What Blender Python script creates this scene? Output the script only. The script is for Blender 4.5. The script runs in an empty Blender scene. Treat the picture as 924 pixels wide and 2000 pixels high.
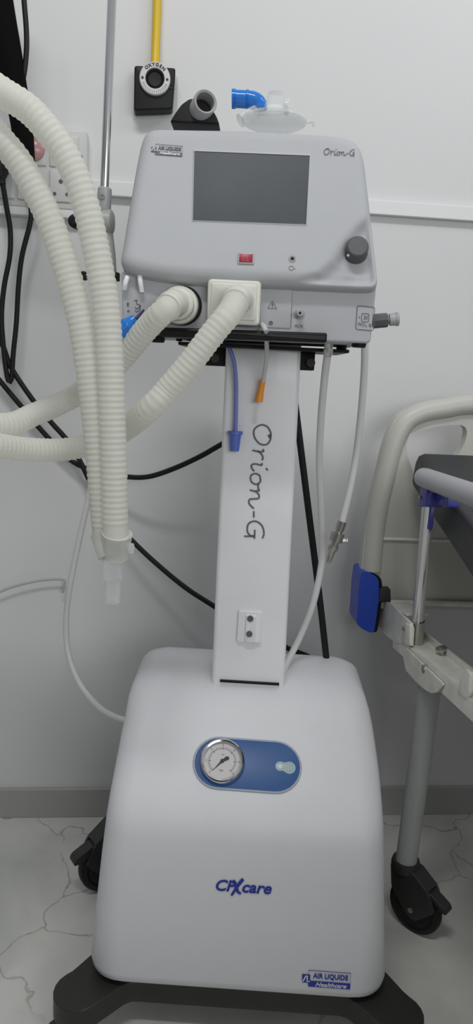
import bpy, bmesh, math, random
from mathutils import Vector as V, Matrix, Euler
random.seed(5)
S = bpy.context.scene
COL = S.collection
# ---------------------------------------------------------------- camera
W, H, FPX = 924.0, 2000.0, 1450.0
CAM = V((0.0, -1.86, 1.22))
YAW, PITCH, ROLL = math.radians(5.5), math.radians(11.0), math.radians(2.8)
fw = V((math.sin(YAW)*math.cos(PITCH), math.cos(YAW)*math.cos(PITCH), -math.sin(PITCH)))
r0 = V((math.cos(YAW), -math.sin(YAW), 0))
u0 = r0.cross(fw)
RT = r0*math.cos(ROLL) + u0*math.sin(ROLL)
UP = u0*math.cos(ROLL) - r0*math.sin(ROLL)
cd = bpy.data.cameras.new('camera'); cam = bpy.data.objects.new('camera', cd); COL.objects.link(cam)
m = Matrix((RT, UP, -fw)).transposed().to_4x4(); m.translation = CAM
cam.matrix_world = m
cd.sensor_fit = 'VERTICAL'; cd.sensor_height = 36.0; cd.lens = 36.0*FPX/H
cd.clip_start = 0.02
S.camera = cam
# ---------------------------------------------------------------- light and exposure
S.view_settings.view_transform = 'Standard'; S.view_settings.look = 'None'
S.view_settings.gamma = 1.0; S.view_settings.use_curve_mapping = False
S.view_settings.exposure = 0.0
w = bpy.data.worlds.new('room_light'); S.world = w; w.use_nodes = True
w.node_tree.nodes['Background'].inputs[0].default_value = (0.90, 0.95, 1.0, 1)
w.node_tree.nodes['Background'].inputs[1].default_value = 0.36
def area(name, loc, target, sx, sy, power, col=(1, 1, 1)):
    l = bpy.data.lights.new(name, 'AREA'); l.shape = 'RECTANGLE'; l.size = sx; l.size_y = sy
    l.energy = power; l.color = col
    o = bpy.data.objects.new(name, l); COL.objects.link(o); o.location = loc
    o.rotation_euler = (V(target)-V(loc)).to_track_quat('-Z', 'Y').to_euler()
    return o
area('ceiling_tube_light', (-0.25, -1.85, 3.35), (0.1, -0.2, 1.0), 1.0, 0.2, 24, (1.0, 0.99, 0.97))
area('front_fill_light', (1.0, -3.6, 1.75), (0.15, 0.0, 1.25), 1.8, 0.9, 29, (0.99, 1.0, 1.0))  # added broad fill from the front right, lifts the shaded wall and front faces
area('wall_fill_light', (0.95, -0.8, 2.5), (0.35, 0.0, 1.1), 0.9, 0.15, 3.0, (0.98, 0.99, 1.0))  # small light added at the right only to brighten the back wall

# ---------------------------------------------------------------- materials
MATS = {}
def mat(name, col, rough=0.5, metal=0.0, noise=0.0, nscale=20.0, bump=0.0, bscale=60.0, alpha=None, coat=0.0, spec=0.5, emit=None):
    if name in MATS: return MATS[name]
    m = bpy.data.materials.new(name); m.use_nodes = True; nt = m.node_tree
    b = nt.nodes['Principled BSDF']
    b.inputs['Base Color'].default_value = (*col, 1); b.inputs['Roughness'].default_value = rough
    b.inputs['Metallic'].default_value = metal; b.inputs['Specular IOR Level'].default_value = spec
    b.inputs['Coat Weight'].default_value = coat
    tc = nt.nodes.new('ShaderNodeTexCoord')
    n = nt.nodes.new('ShaderNodeTexNoise'); n.inputs['Scale'].default_value = nscale; n.inputs['Detail'].default_value = 4
    nt.links.new(tc.outputs['Object'], n.inputs['Vector'])
    cr = nt.nodes.new('ShaderNodeValToRGB')
    k = max(noise, 0.015)
    cr.color_ramp.elements[0].position = 0.3; cr.color_ramp.elements[1].position = 0.7
    cr.color_ramp.elements[0].color = (*[c*(1-k) for c in col], 1)
    cr.color_ramp.elements[1].color = (*[min(1, c*(1+k*0.5)) for c in col], 1)
    nt.links.new(n.outputs['Fac'], cr.inputs['Fac']); nt.links.new(cr.outputs['Color'], b.inputs['Base Color'])
    if bump:
        n2 = nt.nodes.new('ShaderNodeTexNoise'); n2.inputs['Scale'].default_value = bscale
        nt.links.new(tc.outputs['Object'], n2.inputs['Vector'])
        bp = nt.nodes.new('ShaderNodeBump'); bp.inputs['Strength'].default_value = bump; bp.inputs['Distance'].default_value = 0.002
        nt.links.new(n2.outputs['Fac'], bp.inputs['Height']); nt.links.new(bp.outputs['Normal'], b.inputs['Normal'])
    if alpha is not None: b.inputs['Alpha'].default_value = alpha
    MATS[name] = m
    return m
def m_hose():
    m = bpy.data.materials.new('milky_hose'); m.use_nodes = True; nt = m.node_tree
    b = nt.nodes['Principled BSDF']; b.inputs['Base Color'].default_value = (0.87, 0.875, 0.81, 1); b.inputs['Roughness'].default_value = 0.5
    t = nt.nodes.new('ShaderNodeBsdfTranslucent'); t.inputs['Color'].default_value = (0.92, 0.92, 0.86, 1)
    tr = nt.nodes.new('ShaderNodeBsdfTransparent')
    mx = nt.nodes.new('ShaderNodeMixShader'); mx.inputs[0].default_value = 0.45
    nt.links.new(b.outputs[0], mx.inputs[1]); nt.links.new(t.outputs[0], mx.inputs[2])
    mx2 = nt.nodes.new('ShaderNodeMixShader'); mx2.inputs[0].default_value = 0.13
    nt.links.new(mx.outputs[0], mx2.inputs[1]); nt.links.new(tr.outputs[0], mx2.inputs[2])
    nt.links.new(mx2.outputs[0], nt.nodes['Material Output'].inputs['Surface'])
    return m
def m_clear(name, col=(0.9, 0.92, 0.92), dens=0.10):
    m = bpy.data.materials.new(name); m.use_nodes = True; nt = m.node_tree
    b = nt.nodes['Principled BSDF']; b.inputs['Base Color'].default_value = (*col, 1); b.inputs['Roughness'].default_value = 0.12
    tr = nt.nodes.new('ShaderNodeBsdfTransparent'); tr.inputs['Color'].default_value = (*[0.6+0.4*c for c in col], 1)
    lw = nt.nodes.new('ShaderNodeLayerWeight'); lw.inputs['Blend'].default_value = 0.35
    ma = nt.nodes.new('ShaderNodeMath'); ma.operation = 'MULTIPLY_ADD'; ma.inputs[1].default_value = 0.55; ma.inputs[2].default_value = dens; ma.use_clamp = True
    nt.links.new(lw.outputs['Facing'], ma.inputs[0])
    mx = nt.nodes.new('ShaderNodeMixShader')
    nt.links.new(ma.outputs[0], mx.inputs[0]); nt.links.new(tr.outputs[0], mx.inputs[1]); nt.links.new(b.outputs[0], mx.inputs[2])
    nt.links.new(mx.outputs[0], nt.nodes['Material Output'].inputs['Surface'])
    return m
WHITE = mat('white_plastic', (0.80, 0.805, 0.83), 0.34, coat=0.1)
WHITE2 = mat('white_enamel', (0.66, 0.665, 0.69), 0.5)
VENT = mat('off_white_plastic', (0.45, 0.46, 0.48), 0.55, spec=0.25)
IVORY = mat('ivory_plastic', (0.66, 0.66, 0.60), 0.4)
HOSE = m_hose()
CLEAR = m_clear('clear_plastic')
CLEARW = m_clear('frosted_plastic', (0.82, 0.83, 0.79), 0.32)
BLUECLEAR = m_clear('blue_plastic', (0.02, 0.20, 0.68), 0.72)
BLACK = mat('black_plastic', (0.006, 0.006, 0.006), 0.5, spec=0.3)
RUBBER = mat('black_rubber', (0.009, 0.009, 0.0095), 0.5, spec=0.3)
CASTERM = mat('caster_grey', (0.024, 0.025, 0.024), 0.5)
DARKBASE = mat('dark_grey_base', (0.020, 0.021, 0.017), 0.45)
CHROME = mat('chrome', (0.72, 0.72, 0.72), 0.16, 1.0)
STEEL = mat('brushed_steel', (0.5, 0.49, 0.46), 0.3, 1.0)
SCREEN = mat('screen_glass', (0.075, 0.085, 0.092), 0.38, noise=0.15, nscale=8, spec=0.15)
KNOB = mat('knob_grey', (0.085, 0.09, 0.095), 0.5)
GREYP = mat('light_grey_plastic', (0.36, 0.36, 0.37), 0.4)
MIDG = mat('mid_grey_plastic', (0.30, 0.31, 0.31), 0.45)
INK = mat('dark_ink', (0.03, 0.03, 0.04), 0.6)
INKG = mat('grey_ink', (0.13, 0.13, 0.14), 0.6)
INKS = mat('slate_ink', (0.12, 0.125, 0.14), 0.6)
BLUEINK = mat('blue_ink', (0.015, 0.03, 0.30), 0.5)
PANELBLUE = mat('panel_blue', (0.008, 0.075, 0.25), 0.4)
SILV = mat('silver_edge', (0.34, 0.38, 0.45), 0.4)
TEAL = mat('pale_teal', (0.30, 0.42, 0.45), 0.4)
DIAL = mat('dial_face', (0.55, 0.53, 0.53), 0.5)
RED = mat('red_key', (0.32, 0.006, 0.03), 0.35)
YELL = mat('yellow_tube', (0.68, 0.46, 0.015), 0.4)
PURP = mat('violet_tube', (0.17, 0.20, 0.52), 0.35)
PURPD = mat('violet_plug', (0.10, 0.16, 0.52), 0.4)
ORNG = mat('orange_plastic', (0.85, 0.30, 0.03), 0.4)
CREAM = mat('cream_plastic', (0.55, 0.55, 0.50), 0.42, noise=0.05, nscale=5)
FRAMEP = mat('cream_enamel', (0.76, 0.75, 0.69), 0.4, noise=0.12, nscale=30)
LEGP = mat('grey_enamel', (0.40, 0.42, 0.41), 0.4, noise=0.06, nscale=12)
RAILP = mat('lavender_grey', (0.42, 0.42, 0.45), 0.35)
BLUEB = mat('royal_blue', (0.02, 0.07, 0.50), 0.32)
BLUEV = mat('violet_blue', (0.05, 0.05, 0.32), 0.35)
MATTR = mat('charcoal_vinyl', (0.034, 0.035, 0.038), 0.45, bump=0.3, bscale=40)
TUBEW = mat('white_tube', (0.66, 0.66, 0.66), 0.35)
TUBEG = mat('grey_tube', (0.42, 0.42, 0.43), 0.4)
SWP = mat('switch_plate', (0.58, 0.585, 0.575), 0.3)
TRIMM = mat('trunking_white', (0.74, 0.75, 0.75), 0.4)
REDLAMP = mat('red_lamp', (0.50, 0.26, 0.27), 0.25)
SHADOWG = mat('slot_grey', (0.10, 0.10, 0.10), 0.7)

# ---------------------------------------------------------------- geometry helpers
def ray(px, py):
    return (fw*FPX + RT*(px-W/2) - UP*(py-H/2)).normalized()
def hit(px, py, p0, n):
    d = ray(px, py); return CAM + d*((p0-CAM).dot(n)/d.dot(n))
def at(px, py, Y): return hit(px, py, V((0, Y, 0)), V((0, 1, 0)))          # point on the plane y = Y
def atx(px, py, X): return hit(px, py, V((X, 0, 0)), V((1, 0, 0)))
def atz(px, py, Z): return hit(px, py, V((0, 0, Z)), V((0, 0, 1)))
# frame of the trolley: x right, y back, z up; turned a little away from the wall
BETA = math.radians(-7.0)
O = atz(466, 1925, 0.13); O.z = 0
MF = Matrix.Translation(O) @ Matrix.Rotation(BETA, 4, 'Z')
MI = MF.inverted(); MR = MF.to_3x3()
MN = MR @ V((0, 1, 0)); MX = MR @ V((1, 0, 0))
def mw(x, y, z): return MF @ V((x, y, z))
def am(px, py, yl): return hit(px, py, mw(0, yl, 0), MN)                   # world point on a trolley-frame depth
def aml(px, py, yl): return MI @ am(px, py, yl)
class Pl:
    """a plane spanned in world space, with u (right) v (up) n (towards the room)"""
    def __init__(s, p0, u, v):
        s.p = p0.copy(); s.u = u.normalized(); s.n = s.u.cross(v).normalized(); s.v = s.n.cross(s.u)
    def hit(s, px, py, off=0.0): return hit(px, py, s.p+s.n*off, s.n)
    def uv(s, q): d = q-s.p; return (d.dot(s.u), d.dot(s.v))
    def pt(s, a, b, off=0.0): return s.p + s.u*a + s.v*b + s.n*off
    def puv(s, px, py): return s.uv(s.hit(px, py))

def new(name, bm, material, parent=None, smooth=35, bevel=0, recalc=True):
    if recalc: bmesh.ops.recalc_face_normals(bm, faces=bm.faces)
    me = bpy.data.meshes.new(name); bm.to_mesh(me); bm.free()
    for mm in (material if isinstance(material, (list, tuple)) else [material]): me.materials.append(mm)
    if smooth:
        for p in me.polygons: p.use_smooth = True
        try: me.set_sharp_from_angle(angle=math.radians(smooth))
        except Exception: pass
    o = bpy.data.objects.new(name, me); COL.objects.link(o)
    if parent:
        o.parent = parent
        g = parent; mt = Matrix.Identity(4)
        while g: mt = g.matrix_basis @ mt; g = g.parent
        me.transform(mt.inverted())
    else:
        vs = [v.co for v in me.vertices]
        c = V(((min(v.x for v in vs)+max(v.x for v in vs))/2, (min(v.y for v in vs)+max(v.y for v in vs))/2, min(v.z for v in vs)))
        me.transform(Matrix.Translation(-c)); o.location = c
    if bevel:
        b = o.modifiers.new('bevel', 'BEVEL'); b.width = bevel; b.segments = 3; b.limit_method = 'ANGLE'; b.angle_limit = math.radians(40)
    return o
def tag(o, label=None, cat=None, group=None, kind=None):
    if label: o['label'] = label
    if cat: o['category'] = cat
    if group: o['group'] = group
    if kind: o['kind'] = kind
    return o
def thing(name, label, cat, loc, rz=0, group=None):
    o = bpy.data.objects.new(name, None); COL.objects.link(o); o.location = loc; o.rotation_euler = (0, 0, rz)
    o.empty_display_size = 0.05
    return tag(o, label, cat, group)

def BM(): return bmesh.new()
def box(bm, c, sx, sy, sz, R=None):
    R = R or Matrix.Identity(3); vs = []
    for i in (-1, 1):
        for j in (-1, 1):
            for k in (-1, 1): vs.append(bm.verts.new(c + R @ V((i*sx/2, j*sy/2, k*sz/2))))
    for f in ((0, 1, 3, 2), (4, 6, 7, 5), (0, 4, 5, 1), (2, 3, 7, 6), (0, 2, 6, 4), (1, 5, 7, 3)):
        bm.faces.new([vs[i] for i in f])
def loft(bm, rings, close=True, cap0=True, cap1=True):
    R = [[bm.verts.new(p) for p in r] for r in rings]; n = len(R[0])
    for a, b in zip(R, R[1:]):
        for i in range(n if close else n-1):
            j = (i+1) % n; bm.faces.new((a[i], a[j], b[j], b[i]))
    if cap0 and close: bm.faces.new(R[0][::-1])
    if cap1 and close: bm.faces.new(R[-1])
    return R
def spline(pts, step=0.004):
    pts = [V(p) for p in pts]; P = [pts[0]*2-pts[1]] + pts + [pts[-1]*2-pts[-2]]
    out = []
    for i in range(1, len(P)-2):
        a, b, c, d = P[i-1:i+3]
        k = max(2, int((c-b).length/step))
        for j in range(k):
            t = j/k
            out.append(0.5*((2*b)+(-a+c)*t+(2*a-5*b+4*c-d)*t*t+(-a+3*b-3*c+d)*t**3))
    out.append(pts[-1])
    # even spacing
    res = [out[0]]; acc = 0; L = 0
    for p, q in zip(out, out[1:]):
        seg = (q-p).length
        while acc+seg >= step and seg > 0:
            t = (step-acc)/seg; p = p.lerp(q, t); res.append(p.copy()); seg = (q-p).length; acc = 0
        acc += seg
    if (res[-1]-out[-1]).length > step*0.3: res.append(out[-1])
    return res
def sweep(bm, path, rad, seg=16, cap=True, flat=1.0):
    n = len(path); t0 = (path[1]-path[0]).normalized()
    a = t0.orthogonal().normalized(); s = 0; rings = []
    for i, p in enumerate(path):
        t = (path[min(i+1, n-1)]-path[max(i-1, 0)]).normalized()
        a = (a - t*a.dot(t)).normalized(); b = t.cross(a)
        if i: s += (p-path[i-1]).length
        r = rad(s) if callable(rad) else rad
        rings.append([p + (a*math.cos(2*math.pi*k/seg) + b*math.sin(2*math.pi*k/seg)*flat)*r for k in range(seg)])
    loft(bm, rings, True, cap, cap); return s
def tube(bm, pts, r, seg=14, step=0.006): return sweep(bm, spline(pts, step), r, seg)
def cyl(bm, a, b, r, r2=None, seg=32):
    t = (b-a).normalized(); x = t.orthogonal().normalized(); y = t.cross(x); r2 = r if r2 is None else r2
    loft(bm, [[p + (x*math.cos(2*math.pi*k/seg)+y*math.sin(2*math.pi*k/seg))*q for k in range(seg)] for p, q in ((a, r), (b, r2))])
def lathe(bm, a, axis, prof, seg=40, cap0=True, cap1=True):
    """prof: (distance along axis, radius)"""
    t = axis.normalized(); x = t.orthogonal().normalized(); y = t.cross(x)
    loft(bm, [[a + t*h + (x*math.cos(2*math.pi*k/seg)+y*math.sin(2*math.pi*k/seg))*max(r, 1e-5) for k in range(seg)] for h, r in prof], True, cap0, cap1)
def rrect(x0, y0, x1, y1, r, k=6):
    out = []
    for cx, cy, a0 in ((x1-r, y1-r, 0), (x0+r, y1-r, 90), (x0+r, y0+r, 180), (x1-r, y0+r, 270)):
        for i in range(k+1):
            a = math.radians(a0+90*i/k); out.append((cx+r*math.cos(a), cy+r*math.sin(a)))
    return out
def round_poly(pts, r, k=6):
    out = []; n = len(pts)
    for i in range(n):
        p = V(pts[i]); a = V(pts[i-1]); b = V(pts[(i+1) % n]); rr = r[i] if isinstance(r, (list, tuple)) else r
        d1 = (a-p); d2 = (b-p); q = min(rr, d1.length*0.48, d2.length*0.48)
        p1 = p+d1.normalized()*q; p2 = p+d2.normalized()*q
        for j in range(k+1):
            t = j/k; out.append(p1*(1-t)**2 + p*2*t*(1-t) + p2*t*t)
    return [tuple(v) for v in out]
def inset2(pts, d):
    n = len(pts); area_ = sum(pts[i][0]*pts[(i+1) % n][1]-pts[(i+1) % n][0]*pts[i][1] for i in range(n))
    sg = 1 if area_ > 0 else -1; out = []
    for i in range(n):
        a = V(pts[i-1]); b = V(pts[(i+1) % n]); t = (b-a)
        if t.length < 1e-9: out.append(pts[i]); continue
        t.normalize(); out.append((pts[i][0]-t.y*d*sg, pts[i][1]+t.x*d*sg))
    return out
def slab(bm, pl, pts, z0, z1, bev=0.0, k=3):
    """prism of outline pts (u,v) on plane pl from height z0 to z1 (towards the room), front edge rounded by bev"""
    rings = [[pl.pt(a, b, z0) for a, b in pts]]
    if bev:
        for i in range(k+1):
            t = math.pi/2*i/k
            q = inset2(pts, bev*(1-math.cos(t)))
            rings.append([pl.pt(a, b, z1-bev+bev*math.sin(t)) for a, b in q])
    else: rings.append([pl.pt(a, b, z1) for a, b in pts])
    loft(bm, rings)
def pxpoly(pl, pts): return [pl.puv(*p) for p in pts]
def ribbon(bm, pl, pts, w_, off=0.0006, th=0.0004, closed=False):
    """flat drawn line along (u,v) points"""
    n = len(pts); L = []; R = []
    for i in range(n):
        a = V(pts[i-1] if (i or closed) else pts[0]); b = V(pts[(i+1) % n] if (i < n-1 or closed) else pts[-1])
        t = (b-a).normalized() if (b-a).length > 1e-9 else V((1, 0)); q = V((-t.y, t.x)); p = V(pts[i])
        ww = w_(i/(n-1)) if callable(w_) else w_
        L.append(p+q*ww/2); R.append(p-q*ww/2)
    for i in range(n if closed else n-1):
        j = (i+1) % n; vs = []
        for q in (L[i], L[j], R[j], R[i]): vs.append(bm.verts.new(pl.pt(q.x, q.y, off)))
        bm.faces.new(vs)
        e = bmesh.ops.extrude_face_region(bm, geom=[bm.faces[-1]] if False else [f for f in vs[0].link_faces])
        bmesh.ops.translate(bm, verts=[g for g in e['geom'] if isinstance(g, bmesh.types.BMVert)], vec=pl.n*th)
def smooth2(pts, k=8):
    P = [V((a, b, 0)) for a, b in pts]; P = [P[0]*2-P[1]] + P + [P[-1]*2-P[-2]]; out = []
    for i in range(1, len(P)-2):
        a, b, c, d = P[i-1:i+3]
        for j in range(k):
            t = j/k; q = 0.5*((2*b)+(-a+c)*t+(2*a-5*b+4*c-d)*t*t+(-a+3*b-3*c+d)*t**3); out.append((q.x, q.y))
    out.append(pts[-1]); return out
def text_mesh(bm, txt, pl, u, v, size, ang=0.0, shear=0.0, off=0.0006, sx=1.0, align='CENTER', bold=0.0, th=0.0003):
    c = bpy.data.curves.new('t', 'FONT'); c.body = txt; c.size = size; c.align_x = align; c.align_y = 'CENTER'
    c.shear = shear; c.offset = bold; c.extrude = th; c.resolution_u = 3
    o = bpy.data.objects.new('t', c); COL.objects.link(o)
    dg = bpy.context.evaluated_depsgraph_get(); me = bpy.data.meshes.new_from_object(o.evaluated_get(dg))
    ca, sa = math.cos(ang), math.sin(ang)
    me.transform(Matrix.Diagonal((sx, 1, 1, 1)))
    for vtx in me.vertices:
        x, y, z = vtx.co; a = u+x*ca-y*sa; b = v+x*sa+y*ca; vtx.co = pl.pt(a, b, off+z)
    bm.from_mesh(me); bpy.data.objects.remove(o); bpy.data.curves.remove(c); bpy.data.meshes.remove(me)

# ================================================================ THE ROOM
def wall_material():
    m = bpy.data.materials.new('painted_wall'); m.use_nodes = True; nt = m.node_tree; b = nt.nodes['Principled BSDF']
    b.inputs['Roughness'].default_value = 0.6
    tc = nt.nodes.new('ShaderNodeTexCoord'); n = nt.nodes.new('ShaderNodeTexNoise'); n.inputs['Scale'].default_value = 2.2; n.inputs['Detail'].default_value = 3
    cr = nt.nodes.new('ShaderNodeValToRGB'); cr.color_ramp.elements[0].color = (0.63, 0.635, 0.64, 1); cr.color_ramp.elements[1].color = (0.69, 0.69, 0.69, 1)
    n2 = nt.nodes.new('ShaderNodeTexNoise'); n2.inputs['Scale'].default_value = 60
    bp = nt.nodes.new('ShaderNodeBump'); bp.inputs['Strength'].default_value = 0.05
    for q in (n, n2): nt.links.new(tc.outputs['Object'], q.inputs['Vector'])
    nt.links.new(n.outputs['Fac'], cr.inputs['Fac']); nt.links.new(cr.outputs['Color'], b.inputs['Base Color'])
    nt.links.new(n2.outputs['Fac'], bp.inputs['Height']); nt.links.new(bp.outputs['Normal'], b.inputs['Normal'])
    return m
def floor_material(name='cracked_marble', base=0.60):
    m = bpy.data.materials.new(name); m.use_nodes = True; nt = m.node_tree; b = nt.nodes['Principled BSDF']
    b.inputs['Roughness'].default_value = 0.3
    L = nt.links.new; tc = nt.nodes.new('ShaderNodeTexCoord')
    n = nt.nodes.new('ShaderNodeTexNoise'); n.inputs['Scale'].default_value = 3.0; n.inputs['Detail'].default_value = 6; n.inputs['Distortion'].default_value = 0.8
    L(tc.outputs['Object'], n.inputs['Vector'])
    cr = nt.nodes.new('ShaderNodeValToRGB'); cr.color_ramp.elements[0].position = 0.35; cr.color_ramp.elements[1].position = 0.65
    cr.color_ramp.elements[0].color = (base*0.80, base*0.81, base*0.76, 1); cr.color_ramp.elements[1].color = (base*1.08, base*1.08, base*1.02, 1)
    L(n.outputs['Fac'], cr.inputs['Fac'])
    nn = nt.nodes.new('ShaderNodeTexNoise'); nn.inputs['Scale'].default_value = 9; nn.inputs['Detail'].default_value = 5
    L(tc.outputs['Object'], nn.inputs['Vector'])
    mp = nt.nodes.new('ShaderNodeMix'); mp.data_type = 'VECTOR'; mp.inputs[0].default_value = 0.09
    L(tc.outputs['Object'], mp.inputs[4]); L(nn.outputs['Color'], mp.inputs[5])
    v = nt.nodes.new('ShaderNodeTexVoronoi'); v.feature = 'DISTANCE_TO_EDGE'; v.inputs['Scale'].default_value = 3.0; L(mp.outputs[1], v.inputs['Vector'])
    c2 = nt.nodes.new('ShaderNodeValToRGB'); c2.color_ramp.elements[0].position = 0.0; c2.color_ramp.elements[1].position = 0.007
    L(v.outputs['Distance'], c2.inputs['Fac'])
    n3 = nt.nodes.new('ShaderNodeTexNoise'); n3.inputs['Scale'].default_value = 4; L(tc.outputs['Object'], n3.inputs['Vector'])
    c3 = nt.nodes.new('ShaderNodeValToRGB'); c3.color_ramp.elements[0].position = 0.47; c3.color_ramp.elements[1].position = 0.60; L(n3.outputs['Fac'], c3.inputs['Fac'])
    mxx = nt.nodes.new('ShaderNodeMath'); mxx.operation = 'MAXIMUM'; L(c2.outputs['Color'], mxx.inputs[0]); L(c3.outputs['Color'], mxx.inputs[1])
    mix = nt.nodes.new('ShaderNodeMix'); mix.data_type = 'RGBA'; mix.inputs[6].default_value = (0.30, 0.30, 0.27, 1)
    L(mxx.outputs[0], mix.inputs[0]); L(cr.outputs['Color'], mix.inputs[7]); L(mix.outputs[2], b.inputs['Base Color'])
    return m
bm = BM(); box(bm, V((-0.3, 0.06, 1.5)), 4.6, 0.12, 3.0); tag(new('wall_back', bm, wall_material(), smooth=0), kind='structure')
bm = BM(); box(bm, V((1.86, -2.2, 1.3)), 0.12, 4.4, 2.6); tag(new('wall_right', bm, bpy.data.materials['painted_wall'], smooth=0), kind='structure')
bm = BM(); box(bm, V((-2.46, -2.2, 1.3)), 0.12, 4.4, 2.6); tag(new('wall_left', bm, mat('grey_paint', (0.3, 0.3, 0.3), 0.7), smooth=0), kind='structure')
bm = BM(); box(bm, V((-0.3, -4.46, 1.3)), 4.6, 0.12, 2.6); tag(new('wall_front', bm, mat('dark_wall_grey', (0.16, 0.16, 0.16), 0.8), smooth=0), kind='structure')  # unseen wall, toned dark so it bounces less light
bm = BM(); box(bm, V((-0.3, -2.2, -0.05)), 4.6, 4.64, 0.1); tag(new('floor', bm, floor_material(), smooth=0), kind='structure')
bm = BM(); box(bm, V((-0.3, -0.006, 0.042)), 4.2, 0.012, 0.084); tag(new('baseboard_back', bm, mat('skirting_stone', (0.40, 0.40, 0.385), 0.4, noise=0.12, nscale=4), smooth=0, bevel=0.002), kind='structure')
zt = at(830, 400, 0).z; zb = at(830, 428, 0).z
bm = BM(); box(bm, V((-0.3, -0.009, (zt+zb)/2)), 4.2, 0.018, zt-zb); tag(new('trim_1', bm, TRIMM, smooth=0, bevel=0.002), kind='structure')

# ================================================================ SWITCHBOARD, OXYGEN OUTLET
wp = Pl(V((0, 0, 0)), V((1, 0, 0)), V((0, 0, 1)))
def wuv(px, py): return wp.puv(px, py)
x0, zlow = wuv(-90, 400); x1, ztop = wuv(174, 262)
root = thing('switchboard', 'white modular switchboard with sockets and pink indicator, above trunking behind the hoses', 'switchboard', V(((x0+x1)/2, 0, zlow)))
bm = BM(); slab(bm, wp, rrect(x0, zlow, x1, ztop, 0.008), 0.0, 0.030, 0.004); new('back_box', bm, SWP, root)
g = 0.003; ncol = 4; xr = wuv(160, 300)[0]; xs = [xr-(xr-x0-0.01)*(i/ncol) for i in range(ncol+1)]
zm = wuv(98, 335)[1]; z_lo = zlow+0.012; z_hi = ztop-0.012
xs = sorted([x0+0.012, wuv(36, 335)[0], wuv(98, 335)[0], xr])
for i in range(3):
    for (za, zb_) in ((z_lo, zm), (zm, z_hi)):
        bm = BM(); slab(bm, wp, rrect(xs[i]+g, za+g, xs[i+1]-g, zb_-g, 0.004), 0.028, 0.034, 0.003); md = new('module', bm, SWP, root)
        if za == zm and i == 1:
            bm = BM(); c = wp.pt((xs[1]+xs[2])/2+0.004, (za+zb_)/2, 0.033); lathe(bm, c, V((0, -1, 0)), [(0, 0.026), (0.006, 0.025), (0.012, 0.018), (0.014, 0.0)]); tag(new('indicator_lamp', bm, REDLAMP, md), 'pale red indicator lamp')
        elif za == zm:
            bm = BM(); slab(bm, wp, rrect((xs[i]+xs[i+1])/2-0.018, (za+zb_)/2-0.026, (xs[i]+xs[i+1])/2+0.018, (za+zb_)/2+0.026, 0.003), 0.033, 0.038, 0.002); new('rocker_switch', bm, SWP, md)
        else:
            cx = (xs[i]+xs[i+1])/2; cz = (za+zb_)/2
            if i == 2: cx, cz = wuv(123, 374)
            for dx, dz, rr in ((0, 0.014, 0.0048), (-0.014, -0.013, 0.004), (0.014, -0.013, 0.004)):
                bm = BM(); c = wp.pt(cx+dx, cz+dz, 0.0335); cyl(bm, c, c+V((0, -0.0012, 0)), rr); new('socket_hole', bm, SHADOWG, md)
bm = BM(); c = wp.pt(*wuv(161, 313), 0.0285); cyl(bm, c, c+V((0, -0.003, 0)), 0.004); new('screw', bm, SHADOWG, root)
tz1 = wuv(60, 401)[1]; tz0 = wuv(60, 425)[1]
bm = BM(); slab(bm, wp, [(x0-0.1, tz0), (wuv(178, 410)[0], tz0), (wuv(178, 410)[0], tz1), (x0-0.1, tz1)], 0.0, 0.028, 0.002)
tag(new('cable_trunking', bm, TRIMM, smooth=30), 'white plastic cable trunking strip along wall directly under the switchboard', 'trunking')

ox = Pl(at(300, 175, -0.03), V((1, 0, 0)), V((0, 0, 1)))
root = thing('oxygen_outlet', 'black square oxygen outlet with white lettered ring on the wall', 'gas outlet', at(300, 220, -0.0))
bm = BM(); q = pxpoly(ox, [(259, 226), (346, 221), (348, 140), (262, 131)]); slab(bm, ox, round_poly(q, 0.004, 3), -0.03, -0.022, 0.002); new('clear_plate', bm, CLEAR, root)
bm = BM(); q = pxpoly(ox, [(262, 220), (337, 217), (343, 137), (263, 132)]); slab(bm, ox, round_poly(q, 0.006, 4), -0.022, 0.014, 0.004); bx = new('box', bm, BLACK, root)
cu, cv = ox.puv(303, 160); RO = 0.034
bm = BM(); c = ox.pt(cu, cv, 0.013); lathe(bm, c, ox.n, [(0, RO), (0.008, RO), (0.010, RO-0.002), (0.010, 0.0215), (0.006, 0.0205), (0.0, 0.0205)], 48); rg = new('ring', bm, mat('ring_white', (0.6, 0.6, 0.6), 0.4), root)
bm = BM(); lathe(bm, c, ox.n, [(0, 0.0205), (0.005, 0.0205), (0.007, 0.017), (0.004, 0.014), (0.003, 0.0)], 40); new('valve', bm, BLACK, root)
bm = BM()
for i, ch in enumerate('OXYGEN'):
    a = math.radians(90+42-17*i); text_mesh(bm, ch, ox, cu+math.cos(a)*0.0272, cv+math.sin(a)*0.0272, 0.0098, a-math.pi/2, off=0.0235, bold=0.0004)
for a in (0, math.pi):
    cc = ox.pt(cu+math.cos(a)*0.0272, cv+math.sin(a)*0.0272-0.001, 0.0232); cyl(bm, cc, cc+ox.n*0.0006, 0.0028, seg=16)
for i in range(15):
    a = math.radians(205+9.3*i); text_mesh(bm, 'TECHNOMEDINDIAX'[i] if False else '|', ox, cu+math.cos(a)*0.0272, cv+math.sin(a)*0.0272, 0.006, a+math.pi/2, off=0.0235)
new('lettering', bm, INK, rg)
bm = BM(); c = ox.pt(*ox.puv(334, 174), 0.013); lathe(bm, c, ox.n, [(0, 0.005), (0.003, 0.005), (0.003, 0.003), (0.001, 0.0)], 20); new('screw', bm, RUBBER, root)
bm = BM(); tube(bm, [at(303, 132, -0.03), at(304, 100, -0.022), at(306, 40, -0.018), at(308, -40, -0.018), at(312, -160, -0.018)], 0.0095, 16)
new('supply_pipe', bm, YELL, root)['label'] = 'yellow pipe rising up the wall'

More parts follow.
